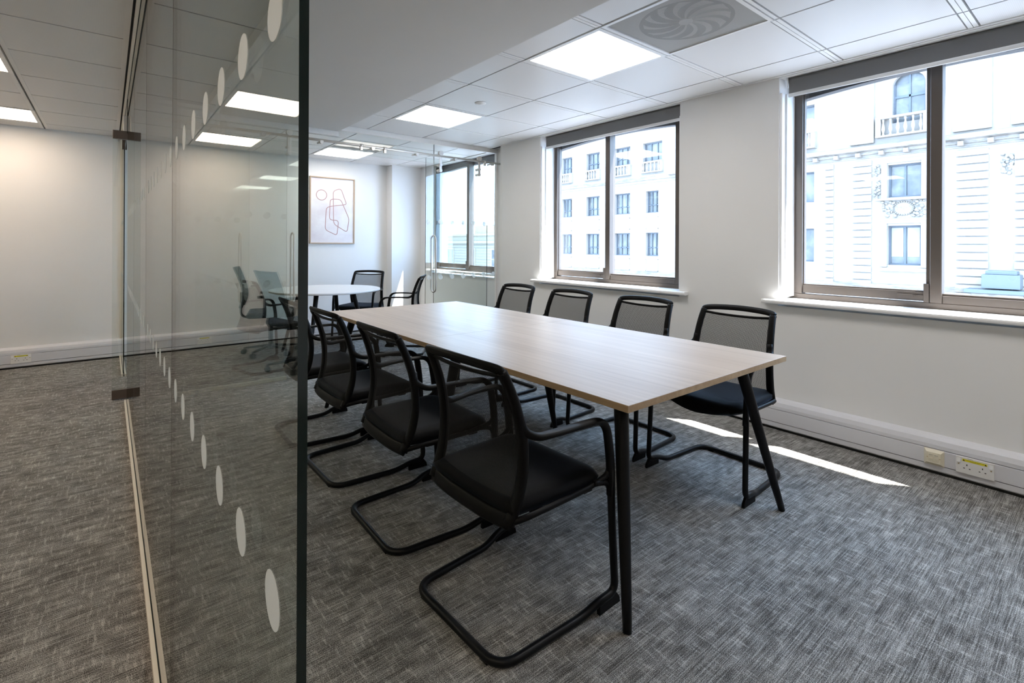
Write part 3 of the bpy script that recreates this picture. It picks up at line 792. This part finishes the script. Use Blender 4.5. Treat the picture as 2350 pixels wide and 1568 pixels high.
# ---- round table
RC = (1.96, 5.81)
t = thing('round_table', 'white round table on splayed black legs beyond the cross glass partition', 'table', (RC[0], RC[1], 0))
bm = BM(); lathe(bm, [(0.592, 0.703), (0.600, 0.706), (0.600, 0.722), (0.597, 0.725)], seg=72); obj('tabletop', bm, 'table_white', t)
for k in range(4):
    a_ = pi/4+k*pi/2+0.12
    leg(t, (0.50*cos(a_), 0.50*sin(a_), 0.001), (0.30*cos(a_), 0.30*sin(a_), 0.702), 0.015, 0.026)
bm = BM(); 
for a_ in (pi/4+0.12, 3*pi/4+0.12):
    d_ = Vector((cos(a_), sin(a_), 0)); sweep(bm, [d_*-0.3+Vector((0, 0, 0.69)), d_*0.3+Vector((0, 0, 0.69))], 0.02, 0.012, lat=(-d_.y, d_.x, 0), seg=8, power=4)
obj('underframe', bm, 'black_metal', t)

# ------------------------------------------------------------------ cantilever armchairs
def chair_parts(t):
    # sled base: one bent tube, floor loop rising into the two front uprights
    def side(s):
        return [(s*0.266, 0.220, 0.47), (s*0.268, 0.226, 0.30), (s*0.272, 0.240, 0.045), (s*0.268, 0.165, 0.042), (s*0.254, 0.090, 0.0150), (s*0.234, -0.248, 0.0150)]
    P_ = [Vector(p) for p in side(1)] + [Vector(p) for p in side(-1)][::-1]
    rad = [0, 0.10, 0.045, 0.05, 0.05, 0.075, 0.075, 0.05, 0.05, 0.045, 0.10, 0]
    bm = BM(); sweep(bm, fillet(P_, rad, 7), 0.0135, seg=12)
    base = obj('sled_base', bm, 'black_metal', t)
    for s in (-1, 1):
        bm = BM(); prism(bm, [(0.150, 0.001), (0.262, 0.001), (0.258, 0.020), (0.235, 0.050), (0.200, 0.036), (0.150, 0.034)], 0, s*0.272-0.0075, s*0.272+0.0075)
        obj('glide', bm, 'black_plastic', base, bev=0.002, seg=1)
        bm = BM(); box(bm, s*0.170-0.018, s*0.170+0.018, -0.256, -0.236, 0.0, 0.012); obj('glide', bm, 'black_plastic', base, bev=0.002, seg=1)
    # arms: flat ribbon from the upright over the bend and back into the back frame
    for s in (-1, 1):
        P_ = fillet([(s*0.265, 0.224, 0.38), (s*0.267, 0.218, 0.50), (s*0.268, 0.192, 0.650), (s*0.262, 0.02, 0.654), (s*0.240, -0.105, 0.648), (s*0.219, -0.146, 0.672), (s*0.213, -0.150, 0.715)], [0, 0.05, 0.066, 0.10, 0.055, 0.05, 0], 7)
        n = len(P_); wl, tl = [], []
        for i, p in enumerate(P_):
            f = i/(n-1)
            if p.z < 0.60: wl.append(0.0125); tl.append(0.0165)
            elif p.y > 0.13: k = min(1, max(0, (0.205-p.y)/0.07)); wl.append(0.012+0.008*k); tl.append(0.0155-0.0065*k)
            elif p.y > -0.04: wl.append(0.0205); tl.append(0.0085)
            else: k = min(1, (-0.04-p.y)/0.10); wl.append(0.0205-0.007*k); tl.append(0.0085+0.005*k)
        bm = BM(); sweep(bm, P_, wl, tl, lat=(1, 0, 0), seg=14, power=2.6); obj('armrest', bm, 'black_plastic', t)
    # back frame: two S-curved stiles
    bfs = BM()
    stile = [(0.200, -0.214, 0.860), (0.204, -0.192, 0.815), (0.209, -0.167, 0.75), (0.213, -0.149, 0.68), (0.215, -0.141, 0.61), (0.215, -0.144, 0.54), (0.212, -0.160, 0.47), (0.207, -0.190, 0.400)]
    for s in (-1, 1):
        P_ = catmull([(s*x, y, z) for x, y, z in stile], 4)
        sweep(bfs, P_, [0.0165+0.003*(i/len(P_)) for i in range(len(P_))], 0.0145, lat=(1, 0, 0), seg=12, power=2.8)
    # curved grab rail on top and the bar holding the mesh below it
    rp = [(-0.201, -0.213, 0.852), (-0.196, -0.222, 0.866), (-0.13, -0.240, 0.874), (0, -0.250, 0.878), (0.13, -0.240, 0.874), (0.196, -0.222, 0.866), (0.201, -0.213, 0.852)]
    sweep(bfs, catmull(rp, 6), 0.0165, 0.0095, lat=(0, 0.45, -0.9), seg=12, power=2.3)
    sweep(bfs, catmull([(-0.204, -0.205, 0.846), (-0.10, -0.211, 0.838), (0, -0.213, 0.836), (0.10, -0.211, 0.838), (0.204, -0.205, 0.846)], 4), 0.0075, 0.006, lat=(0, 0.3, 1), seg=8)
    sweep(bfs, catmull([(-0.212, -0.188, 0.408), (-0.10, -0.199, 0.404), (0.10, -0.199, 0.404), (0.212, -0.188, 0.408)], 4), 0.024, 0.007, lat=(0, 0.25, 1), seg=10, power=3)
    obj('back_frame', bfs, 'black_plastic', t)
    # mesh
    bm = BM(); rows = catmull(stile[1:], 4); nx = 14; grid = []
    rows = [Vector((0.202, -0.206, 0.842))] + rows
    for p in rows:
        row = []
        for j in range(nx+1):
            f = j/nx*2-1
            row.append(bm.verts.new((f*p.x, p.y-0.014*(1-f*f)*min(1, (p.z-0.39)/0.1), p.z)))
        grid.append(row)
    for A, B in zip(grid, grid[1:]):
        for j in range(nx): f = bm.faces.new([A[j], A[j+1], B[j+1], B[j]]); f.smooth = True
    obj('back_mesh', bm, 'chair_mesh', t)
    # seat pad, waisted, with a rolled front and a bellied underside
    bm = BM(); nx, ny = 20, 18; top, bot = [], []
    for i in range(ny+1):
        v_ = i/ny; y = -0.190+0.420*v_
        hw = 0.222+0.022*sin(pi*min(1, v_*1.1)*0.5)-0.05*max(0, (v_-0.86)/0.14)**2
        rt, rb = [], []
        for j in range(nx+1):
            u_ = j/nx*2-1; ed = max(0, (abs(u_)-0.80)/0.20)
            fr = max(0, (v_-0.80)/0.20); rr = max(0, (0.10-v_)/0.10)
            zt = 0.470-0.020*ed**2-0.026*fr**2-0.012*rr**2-0.006*(1-u_*u_)*(1-fr)
            zb = 0.414-(0.008+0.044*v_)*(1-u_*u_)+0.010*ed**2+0.016*fr**2
            if j in (0, nx) or i in (0, ny): zm = (zt+zb)/2; 
            rt.append(bm.verts.new((u_*hw, y, zt))); rb.append(bm.verts.new((u_*hw*0.985, y-0.004*fr, min(zb, zt-0.012))))
        top.append(rt); bot.append(rb)
    for i in range(ny):
        for j in range(nx):
            bm.faces.new([top[i][j], top[i][j+1], top[i+1][j+1], top[i+1][j]]); bm.faces.new([bot[i][j+1], bot[i][j], bot[i+1][j], bot[i+1][j+1]])
        for q in (0, nx):
            bm.faces.new([top[i][q], top[i+1][q], bot[i+1][q], bot[i][q]] if q else [top[i+1][0], top[i][0], bot[i][0], bot[i+1][0]])
    for j in range(nx):
        bm.faces.new([top[0][j+1], top[0][j], bot[0][j], bot[0][j+1]]); bm.faces.new([top[ny][j], top[ny][j+1], bot[ny][j+1], bot[ny][j]])
    o = obj('seat_pad', bm, 'black_fabric', t, smooth=True)
    # rim carrying the seat, branching into the uprights
    bm = BM()
    for s in (-1, 1):
        P_ = catmull([(s*0.210, -0.192, 0.405), (s*0.240, -0.14, 0.420), (s*0.250, 0.02, 0.426), (s*0.254, 0.13, 0.432), (s*0.262, 0.200, 0.450), (s*0.266, 0.218, 0.478)], 5)
        sweep(bm, P_, [0.009+0.005*max(0, (i/len(P_)-0.7)/0.3) for i in range(len(P_))], 0.010, lat=(1, 0, 0), seg=10)
        P_ = catmull([(s*0.258, 0.14, 0.438), (s*0.263, 0.200, 0.425), (s*0.266, 0.222, 0.385)], 4)
        sweep(bm, P_, 0.009, 0.010, lat=(1, 0, 0), seg=10)
    box(bm, -0.235, 0.235, -0.10, -0.06, 0.405, 0.416); box(bm, -0.252, 0.252, 0.10, 0.14, 0.414, 0.424)
    obj('seat_rim', bm, 'black_plastic', t)

c0 = thing('cantilever_chair', 'x', 'chair'); chair_parts(c0)
first = [True]
def chair(x, y, ang, label, group):
    """ang = direction the sitter faces, in degrees from +X"""
    o = c0 if first[0] else copy_tree(c0); first[0] = False
    o.location = (x, y, 0); o.rotation_euler = (0, 0, radians(ang-90)); o['label'] = label; o['group'] = group; return o
GL = 'black mesh chairs along the partition side of the oak table'; GR = 'black mesh chairs along the window side of the oak table'
chair(1.118, 1.378, 2.0, 'black mesh-back cantilever chair nearest the camera, seen from behind', GL)
chair(1.125, 2.045, -1.0, 'second black mesh chair from the camera on the partition side of the oak table', GL)
chair(1.132, 2.745, 0.5, 'third black mesh chair from the camera on the partition side of the oak table', GL)
chair(1.125, 3.385, -1.0, 'farthest black mesh chair on the partition side, half seen through the glass', GL)
chair(2.590, 1.412, 180, 'nearest black mesh chair on the window side of the oak table', GR)
chair(2.596, 2.050, 180, 'second black mesh chair from the near end on the window side of the oak table', GR)
chair(2.600, 2.735, 180, 'third black mesh chair from the near end on the window side of the oak table', GR)
chair(2.615, 3.400, 180, 'farthest black mesh chair on the window side, beside the cross glass partition', GR)
GE = 'black mesh chairs around the white round table'
chair(2.56, 6.26, 180+40, 'black mesh chair behind the white round table, near the back wall corner', GE)
chair(2.66, 5.28, 180-36, 'black mesh chair seen side on, right of the white round table', GE)
chair(1.25, 5.42, 14, 'black mesh chair left of the white round table, seen through two sheets of glass', GE)

# ------------------------------------------------------------------ open office desk and task chairs (seen reflected in the partition)
t = thing('office_desk', 'oak-topped desk in the open office, reflected in the side glass partition', 'desk', (-2.15, 5.75, 0))
bm = BM(); box(bm, -0.45, 0.45, -0.75, 0.75, 0.70, 0.725); obj('desktop', bm, 'oak_top', t, bev=0.001, seg=1)
for sx_ in (-1, 1):
    for sy_ in (-1, 1): part_box('leg', t, 'white_gloss', sx_*0.41-0.02, sx_*0.41+0.02, sy_*0.70-0.02, sy_*0.70+0.02, 0.0, 0.70)
bm = BM(); box(bm, -0.43, 0.43, -0.01, 0.01, 0.66, 0.70); box(bm, -0.02, 0.02, -0.70, 0.70, 0.66, 0.70); obj('underframe', bm, 'white_gloss', t)
def task_chair(x, y, ang, label):
    t = thing('task_chair', label, 'chair', (x, y, 0), radians(ang-90), 'black swivel chairs by the office desk')
    bm = BM(); cyl(bm, (0, 0, 0.07), 0.024, 0.36, seg=14); cyl(bm, (0, 0, 0.06), 0.035, 0.05, seg=14); obj('gas_lift', bm, 'black_metal', t)
    bm = BM()
    for k in range(5):
        a_ = 2*pi*k/5; d_ = Vector((cos(a_), sin(a_), 0))
        sweep(bm, [d_*0.02+Vector((0, 0, 0.095)), d_*0.28+Vector((0, 0, 0.068))], [0.022, 0.014], [0.016, 0.010], lat=(-d_.y, d_.x, 0), seg=8, power=3)
    b5 = obj('star_base', bm, 'black_plastic', t)
    for k in range(5):
        a_ = 2*pi*k/5; d_ = Vector((cos(a_), sin(a_), 0)); bm = BM()
        c_ = d_*0.285; q_ = Vector((-d_.y, d_.x, 0))
        sweep(bm, [c_-q_*0.022+Vector((0, 0, 0.028)), c_+q_*0.022+Vector((0, 0, 0.028))], 0.027, 0.027, seg=14)
        sweep(bm, [c_+Vector((0, 0, 0.04)), c_+Vector((0, 0, 0.072))], 0.008, seg=8); obj('caster', bm, 'black_plastic', b5)
    bm = BM(); box(bm, -0.24, 0.24, -0.23, 0.24, 0.43, 0.49); obj('seat_pad', bm, 'black_fabric', t, bev=0.022, seg=4)
    bm = BM(); rows = catmull([(0.235, -0.33, 0.98), (0.230, -0.29, 0.88), (0.225, -0.25, 0.76), (0.215, -0.24, 0.64), (0.19, -0.27, 0.54)], 4); g0, g1 = [], []
    for p in rows:
        g0.append([bm.verts.new((f/8*p.x, p.y-0.03*(1-(f/8)**2), p.z)) for f in range(-8, 9)]); g1.append([bm.verts.new((f/8*p.x, p.y-0.03*(1-(f/8)**2)-0.018, p.z)) for f in range(-8, 9)])
    for G, fl in ((g0, 0), (g1, 1)):
        for A, B in zip(G, G[1:]):
            for j in range(16): bm.faces.new([A[j], A[j+1], B[j+1], B[j]])
    for j in range(16):
        for r_ in (0, -1): bm.faces.new([g0[r_][j], g0[r_][j+1], g1[r_][j+1], g1[r_][j]])
    for i in range(len(g0)-1):
        for r_ in (0, -1): bm.faces.new([g0[i][r_], g0[i+1][r_], g1[i+1][r_], g1[i][r_]])
    obj('backrest', bm, 'black_fabric', t, smooth=True)
    bm = BM(); sweep(bm, fillet([(0, -0.05, 0.43), (0, -0.30, 0.42), (0, -0.295, 0.70)], 0.08), 0.025, 0.012, lat=(1, 0, 0), seg=10, power=3); obj('back_support', bm, 'black_plastic', t)
    for s in (-1, 1):
        bm = BM(); sweep(bm, fillet([(s*0.20, 0, 0.435), (s*0.29, 0, 0.44), (s*0.29, 0, 0.66)], 0.04), 0.012, 0.022, lat=(s, 0, 0.01), seg=8, power=3); box(bm, s*0.29-0.035, s*0.29+0.035, -0.12, 0.12, 0.655, 0.68)
        obj('armrest', bm, 'black_plastic', t)
task_chair(-1.20, 6.10, 195, 'black swivel task chair by the desk, nearer the back wall')
task_chair(-1.25, 5.20, 170, 'black swivel task chair by the desk, nearer the camera')

# ------------------------------------------------------------------ the street outside
DX = 28.0
GZ = -11.0
bld = thing('stone_building', 'pale stone office building across the street with balustraded windows and a cornice', 'building', (DX, 16, GZ))
def bobj(name, bm, m, parent=bld, bev=0):
    bmesh.ops.translate(bm, verts=bm.verts, vec=(-DX, -16, -GZ)) if parent is bld else None
    return obj(name, bm, m, parent, bev=bev)
YA, YE = -14.0, 29.3
# window grid: (y centre, width, z0, z1)
colsA = [(27.75, 1.1), (25.05, 1.3), (22.32, 1.35), (19.85, 0.98)]
wins = []
for i, (yc, w) in enumerate(colsA):
    wins += [(yc, w, 0.55, 2.1), (yc, w, 3.42, 4.87), (yc, w if i < 3 else 1.5, 6.85, 8.1)]
for yc, w in ((17.2, 1.3), (14.6, 1.3), (11.05, 1.9)):
    wins += [(yc, w, 0.45, 2.15), (yc, w, 3.5, 5.05), (yc, w, 7.15, 8.5)]
wins += [(6.4, 1.22, 0.4, 2.2), (6.4, 1.22, 3.5, 5.0), (6.25, 1.2, 6.9, 9.15)]
for yc in (-0.9, -3.6, -6.3, -9.0): wins += [(yc, 1.2, 0.4, 2.2), (yc, 1.2, 3.5, 5.0), (yc, 1.2, 6.9, 8.6)]
lower = []
for yc in (27.75, 25.05, 22.32, 19.85, 17.2, 14.6, 11.05, 6.4, 1.8, -0.9, -3.6, -6.3, -9.0): lower += [(yc, 1.2, -2.6, -0.9), (yc, 1.2, -6.2, -4.0), (yc, 1.6, -10.4, -7.6)]
wins += lower
cols = sorted(set(round(w[0], 2) for w in wins))
bm = BM()
# front wall built as strips round each opening
ybr = sorted(set([YA, YE] + [round(w[0]-w[1]/2, 3) for w in wins] + [round(w[0]+w[1]/2, 3) for w in wins]))
for y0, y1 in zip(ybr, ybr[1:]):
    yc = (y0+y1)/2; z = GZ
    for wy, ww, z0, z1 in sorted([w for w in wins if w[0]-w[1]/2-1e-3 < yc < w[0]+w[1]/2+1e-3], key=lambda q: q[2]):
        if z0 > z: box(bm, DX, DX+0.5, y0, y1, z, z0)
        z = max(z, z1)
    box(bm, DX, DX+0.5, y0, y1, z, 13.5)
box(bm, DX+0.5, DX+10, YA, YA+0.5, GZ, 13.5); box(bm, DX+0.5, DX+10, YE-0.5, YE, GZ, 13.5); box(bm, DX+0.6, DX+10, YA+0.5, YE-0.5, 13.0, 13.5)
bobj('facade_wall', bm, 'portland_stone')
for wy, ww, z0, z1 in wins:
    arched = (abs(wy-6.25) < 0.01)
    bm = BM(); f = 0.07; x = DX+0.22
    for b4 in ((wy-ww/2, wy+ww/2, z0, z0+f), (wy-ww/2, wy+ww/2, z1-f, z1), (wy-ww/2, wy-ww/2+f, z0+f, z1-f), (wy+ww/2-f, wy+ww/2, z0+f, z1-f)): box(bm, x, x+0.1, *b4)
    nm_ = 2 if (wy > 18) else 1
    for k in range(nm_):
        yy = wy-ww/2+ww*(k+1)/(nm_+1); box(bm, x, x+0.1, yy-0.035, yy+0.035, z0+f, z1-f)
    if wy > 18: 
        box(bm, x, x+0.1, wy-ww/2+f, wy+ww/2-f, z0+(z1-z0)*0.36-0.025, z0+(z1-z0)*0.36+0.025)
    if arched: box(bm, x, x+0.1, wy-ww/2+f, wy+ww/2-f, z0+1.15, z0+1.25)
    w_o = bobj('window', bm, 'street_frame')
    bm = BM(); box(bm, DX+0.29, DX+0.31, wy-ww/2, wy+ww/2, z0, z1); bobj('pane', bm, 'street_glass').parent = w_o
    if abs(wy-6.4) < 0.01 and z0 == 0.4:
        bm = BM()
        for k in (-1, 1): q = sorted((wy+k*0.08, wy+k*0.52)); box(bm, DX+0.27, DX+0.285, q[0], q[1], z0+0.38, z1-0.1)
        bobj('roller_shade', bm, 'window_blind_white').parent = w_o
# arch spandrels over the round-headed window
bm = BM(); yc, r = 6.25, 0.6; n = 16
poly = [(yc-r, 9.16), (yc-r, 8.55)] + [(yc-r*cos(pi*k/n), 8.55+0.58*sin(pi*k/n)) for k in range(n+1)][1:-1] + [(yc+r, 8.55), (yc+r, 9.16)]
prism(bm, poly, 0, DX-0.0, DX+0.22); bobj('arched_surround', bm, 'portland_stone')
# mouldings: cornice with modillions, string courses, sills
bm = BM()
def moulding(z, prof, y0=YA, y1=YE):
    prism(bm, [(DX-u, z+v_) for u, v_ in prof], 1, y0, y1)
moulding(5.70, [(-0.05, -0.12), (0.14, -0.12), (0.18, 0.0), (0.42, 0.05), (0.46, 0.22), (0.30, 0.27), (0.16, 0.30), (-0.05, 0.30)], YA, 18.4)
moulding(5.72, [(-0.05, -0.12), (0.10, -0.12), (0.16, 0.0), (0.24, 0.10), (0.20, 0.2), (-0.05, 0.22)], 18.4, YE)
moulding(5.42, [(-0.05, 0), (0.06, 0), (0.06, 0.05), (-0.05, 0.05)])
moulding(10.3, [(-0.05, -0.2), (0.16, -0.2), (0.3, 0.0), (0.7, 0.15), (0.75, 0.45), (-0.05, 0.45)])
moulding(9.75, [(-0.05, 0), (0.08, 0), (0.08, 0.08), (-0.05, 0.08)]); moulding(9.55, [(-0.05, 0), (0.04, 0), (0.04, 0.06), (-0.05, 0.06)])
moulding(-0.55, [(-0.05, -0.1), (0.12, -0.1), (0.18, 0.05), (-0.05, 0.08)])
bobj('cornice', bm, 'weathered_stone')
bm = BM()
y = 2.6
while y < 18: 
    if not 17 < y: box(bm, DX-0.34, DX+0.02, y-0.09, y+0.09, 5.48, 5.66)
    y += 0.92
bobj('modillion_row', bm, 'portland_stone')
# framed sunk panels between the windows of the plain wing
bm = BM()
for yc, w in colsA:
    for z0, z1 in ((2.35, 3.15), (-0.45, 0.35)):
        for b4 in ((yc-w/2, yc+w/2, z0, z0+0.04), (yc-w/2, yc+w/2, z1-0.04, z1), (yc-w/2, yc-w/2+0.04, z0, z1), (yc+w/2-0.04, yc+w/2, z0, z1)): box(bm, DX-0.035, DX+0.01, *b4)
bobj('apron_panels', bm, 'portland_stone')
# balustrades under the upper windows
def balustrade(yc, w, z0, z1, n, dep=0.35):
    bm = BM(); box(bm, DX-dep, DX+0.02, yc-w/2-0.12, yc+w/2+0.12, z1-0.10, z1); box(bm, DX-dep, DX+0.02, yc-w/2-0.12, yc+w/2+0.12, z0-0.08, z0)
    for s in (-1, 1): box(bm, DX-dep+0.03, DX+0.02, yc+s*(w/2+0.02)-0.10, yc+s*(w/2+0.02)+0.10, z0, z1-0.1)
    b_ = bobj('balustrade', bm, 'portland_stone', bev=0.01)
    h = z1-z0-0.1; pr = None
    for k in range(n):
        yy = yc-w/2+0.16+(w-0.32)*k/(n-1)
        if pr is None:
            bm = BM(); lathe(bm, [(0.05, 0), (0.06, 0.04*h), (0.035, 0.14*h), (0.08, 0.38*h), (0.06, 0.56*h), (0.03, 0.78*h), (0.05, 0.92*h), (0.06, h)], seg=12)
            pr = obj('baluster', bm, 'portland_stone', b_)
        else: pr2 = pr.copy(); COL.objects.link(pr2); pr2.parent = b_; pr2.location = (-dep/2-0.05, yy-16, z0-GZ); continue
        pr.location = (-dep/2-0.05, yy-16, z0-GZ)
balustrade(6.45, 1.7, 6.35, 7.2, 6)
for yc, w in colsA: balustrade(yc, w if yc > 20 else 1.5, 6.15, 6.82, 5, 0.22)
balustrade(11.05, 1.9, 6.3, 7.1, 5)
# rusticated pilasters: stacked courses with open joints
for y0, y1, zt in ((7.62, 8.40, 5.3), (3.6, 4.62, 5.3), (2.2, 2.85, 5.3), (9.2, 9.6, 5.3), (-2.6, -2.0, 5.3)):
    bm = BM(); z = -3.0
    while z < zt-0.1: box(bm, DX-0.11, DX+0.01, y0, y1, z+0.02, min(z+0.30, zt)); z += 0.335
    bobj('rusticated_pilaster', bm, 'portland_stone', bev=0.012)
bm = BM()
for y0, y1 in ((7.62, 8.40), (3.6, 4.62), (2.2, 2.85)): box(bm, DX-0.18, DX+0.01, y0-0.1, y1+0.1, 6.1, 9.4); box(bm, DX-0.14, DX+0.01, y0+0.02, y1-0.02, 6.3, 9.2)
bobj('upper_pilasters', bm, 'portland_stone', bev=0.02)
# window surrounds of the ornate bay
bm = BM()
for z0, z1 in ((3.42, 5.08), (0.3, 2.3)):
    for b4 in ((5.55, 5.78, z0, z1), (7.02, 7.25, z0, z1), (5.55, 7.25, z1, z1+0.16)): box(bm, DX-0.09, DX+0.01, *b4)
box(bm, DX-0.25, DX+0.01, 5.45, 7.35, 0.12, 0.28); box(bm, DX-0.22, DX+0.01, 5.35, 7.5, 3.36, 3.46); box(bm, DX-0.14, DX+0.01, 5.5, 7.3, 2.42, 2.52)
box(bm, DX-0.10, DX+0.01, 6.0, 6.85, 2.30, 2.38)
bobj('window_surround', bm, 'portland_stone', bev=0.015)
# carved relief: monogram oval between scrolls, and hanging drops
random.seed(11)
bm = BM()
def blob(y, z, r, d=0.10):
    lathe_pts = []
    n1, n2 = 8, 4; rings = []
    for i in range(n2):
        a_ = pi/2*i/n2; rr = r*cos(a_); xx = DX-0.02-d*sin(a_)
        rings.append([bm.verts.new((xx, y+rr*cos(2*pi*k/n1), z+rr*sin(2*pi*k/n1))) for k in range(n1)])
    tip = bm.verts.new((DX-0.02-d, y, z))
    for A, B in zip(rings, rings[1:]):
        for k in range(n1): bm.faces.new([A[k], A[(k+1) % n1], B[(k+1) % n1], B[k]]).smooth = True
    for k in range(n1): bm.faces.new([rings[-1][k], rings[-1][(k+1) % n1], tip]).smooth = True
for k in range(90):
    yy = random.uniform(5.62, 7.2); zz = random.uniform(2.62, 3.3)
    if ((yy-6.42)/0.42)**2+((zz-2.98)/0.34)**2 > 1: blob(yy, zz, random.uniform(0.04, 0.085), random.uniform(0.06, 0.13))
for k in range(26):
    a_ = 2*pi*k/26; blob(6.42+0.38*cos(a_), 2.98+0.30*sin(a_), 0.04, 0.11)
for yc in (5.42, 7.40):
    for k in range(34): blob(yc+random.uniform(-0.12, 0.12), 3.5+1.55*k/34, random.uniform(0.04, 0.08))
for yc in (8.02, 4.35):
    for k in range(60):
        f = k/60; w_ = 0.30*(1-0.7*f); blob(yc+random.uniform(-w_, w_), 8.9-1.6*f, random.uniform(0.04, 0.09))
for k in range(30): blob(3.05+random.uniform(-0.16, 0.16), 4.2+0.8*k/30, random.uniform(0.04, 0.09))
carv = bobj('carved_relief', bm, 'weathered_stone')
mt = Matrix.Translation((-0.07, 6.42-16, 2.98-GZ)) @ Matrix.Rotation(-pi/2, 4, 'Z') @ Matrix.Rotation(pi/2, 4, 'X')
o = add_text('HRS', 0.34, 'carved_monogram', 'weathered_stone', carv, mt)
bm = BM(); box(bm, DX-0.9, DX+0.0, 2.6, 3.7, -0.4, 0.15); box(bm, DX-0.75, DX, 2.7, 3.6, 0.15, 0.3); box(bm, DX-1.1, DX, 2.4, 4.2, -0.6, -0.45)
bobj('lead_hood', bm, 'slate_blue', bev=0.02)
bm = BM(); box(bm, DX-1.0, DX, 2.5, 4.0, -0.9, -0.6); bobj('hood_bracket', bm, 'weathered_stone', bev=0.03)

# next buildings along the street
b2 = thing('brick_terrace', 'yellow brick terrace with cream stone bands seen through the end room window', 'building', (30, 46, GZ))
bm = BM(); box(bm, 0, 12, -12.5, 22, 0, -GZ+1.4); obj('wall', bm, 'yellow_brick', b2)
bm = BM(); box(bm, -0.25, 12, -12.6, 22, -GZ+1.4, -GZ+1.65); box(bm, -0.15, 12, -12.6, 22, -GZ+2.2, -GZ+2.4); box(bm, -0.08, 0, -12.6, 22, -GZ-1.9, -GZ-1.4); box(bm, 0.1, 11, -12.5, 20, -GZ+1.65, -GZ+2.2)
obj('stone_band', bm, 'cream_stucco', b2)
for k in range(7):
    for z0 in (-GZ-1.2, -GZ-4.6):
        yy = -10.6+4.2*k; bm = BM(); box(bm, -0.06, 0.02, yy-0.75, yy+0.75, z0-0.1, z0+2.1); fr = obj('window', bm, 'cream_stucco', b2)
        bm = BM(); box(bm, -0.08, -0.02, yy-0.55, yy-0.04, z0, z0+0.95); box(bm, -0.08, -0.02, yy+0.04, yy+0.55, z0, z0+0.95); box(bm, -0.08, -0.02, yy-0.55, yy-0.04, z0+1.03, z0+1.95); box(bm, -0.08, -0.02, yy+0.04, yy+0.55, z0+1.03, z0+1.95)
        obj('pane', bm, 'street_glass', fr)
bm = BM(); box(bm, 3, 7, -9.8, -6.2, -GZ+2.4, -GZ+4.4); box(bm, 2.8, 7.2, -9.9, -6.1, -GZ+4.4, -GZ+4.55); obj('roof_plant_room', bm, 'slate_blue', b2)
bm = BM(); box(bm, 4, 8, -4, 3, -GZ+2.4, -GZ+3.5); obj('roof_plant_room', bm, 'cream_stucco', b2)
b3 = thing('glass_office_block', 'tall blue glass building with a pale brick edge, far left in the end room window', 'building', (27, 55, GZ))
bm = BM(); box(bm, -8, 0, -4.5, 12, 0, 24); obj('glass_wall', bm, 'blue_glass_wall', b3)
bm = BM()
for k in range(24): box(bm, -8.05, 0.05, -4.55, -4.5, k, k+0.12)
obj('floor_bands', bm, 'slate_blue', b3)
bm = BM(); z = 0.0; k = 0
while z < 24:
    box(bm, 0.0, 1.1 if k % 2 else 0.85, -4.6, -3.4, z+0.02, z+0.42); z += 0.45; k += 1
obj('brick_edge', bm, 'cream_stucco', b3)
bm = BM(); box(bm, 6, 60, -60, 110, GZ-0.2, GZ); s_ = obj('street', bm, 'asphalt'); s_['kind'] = 'structure'
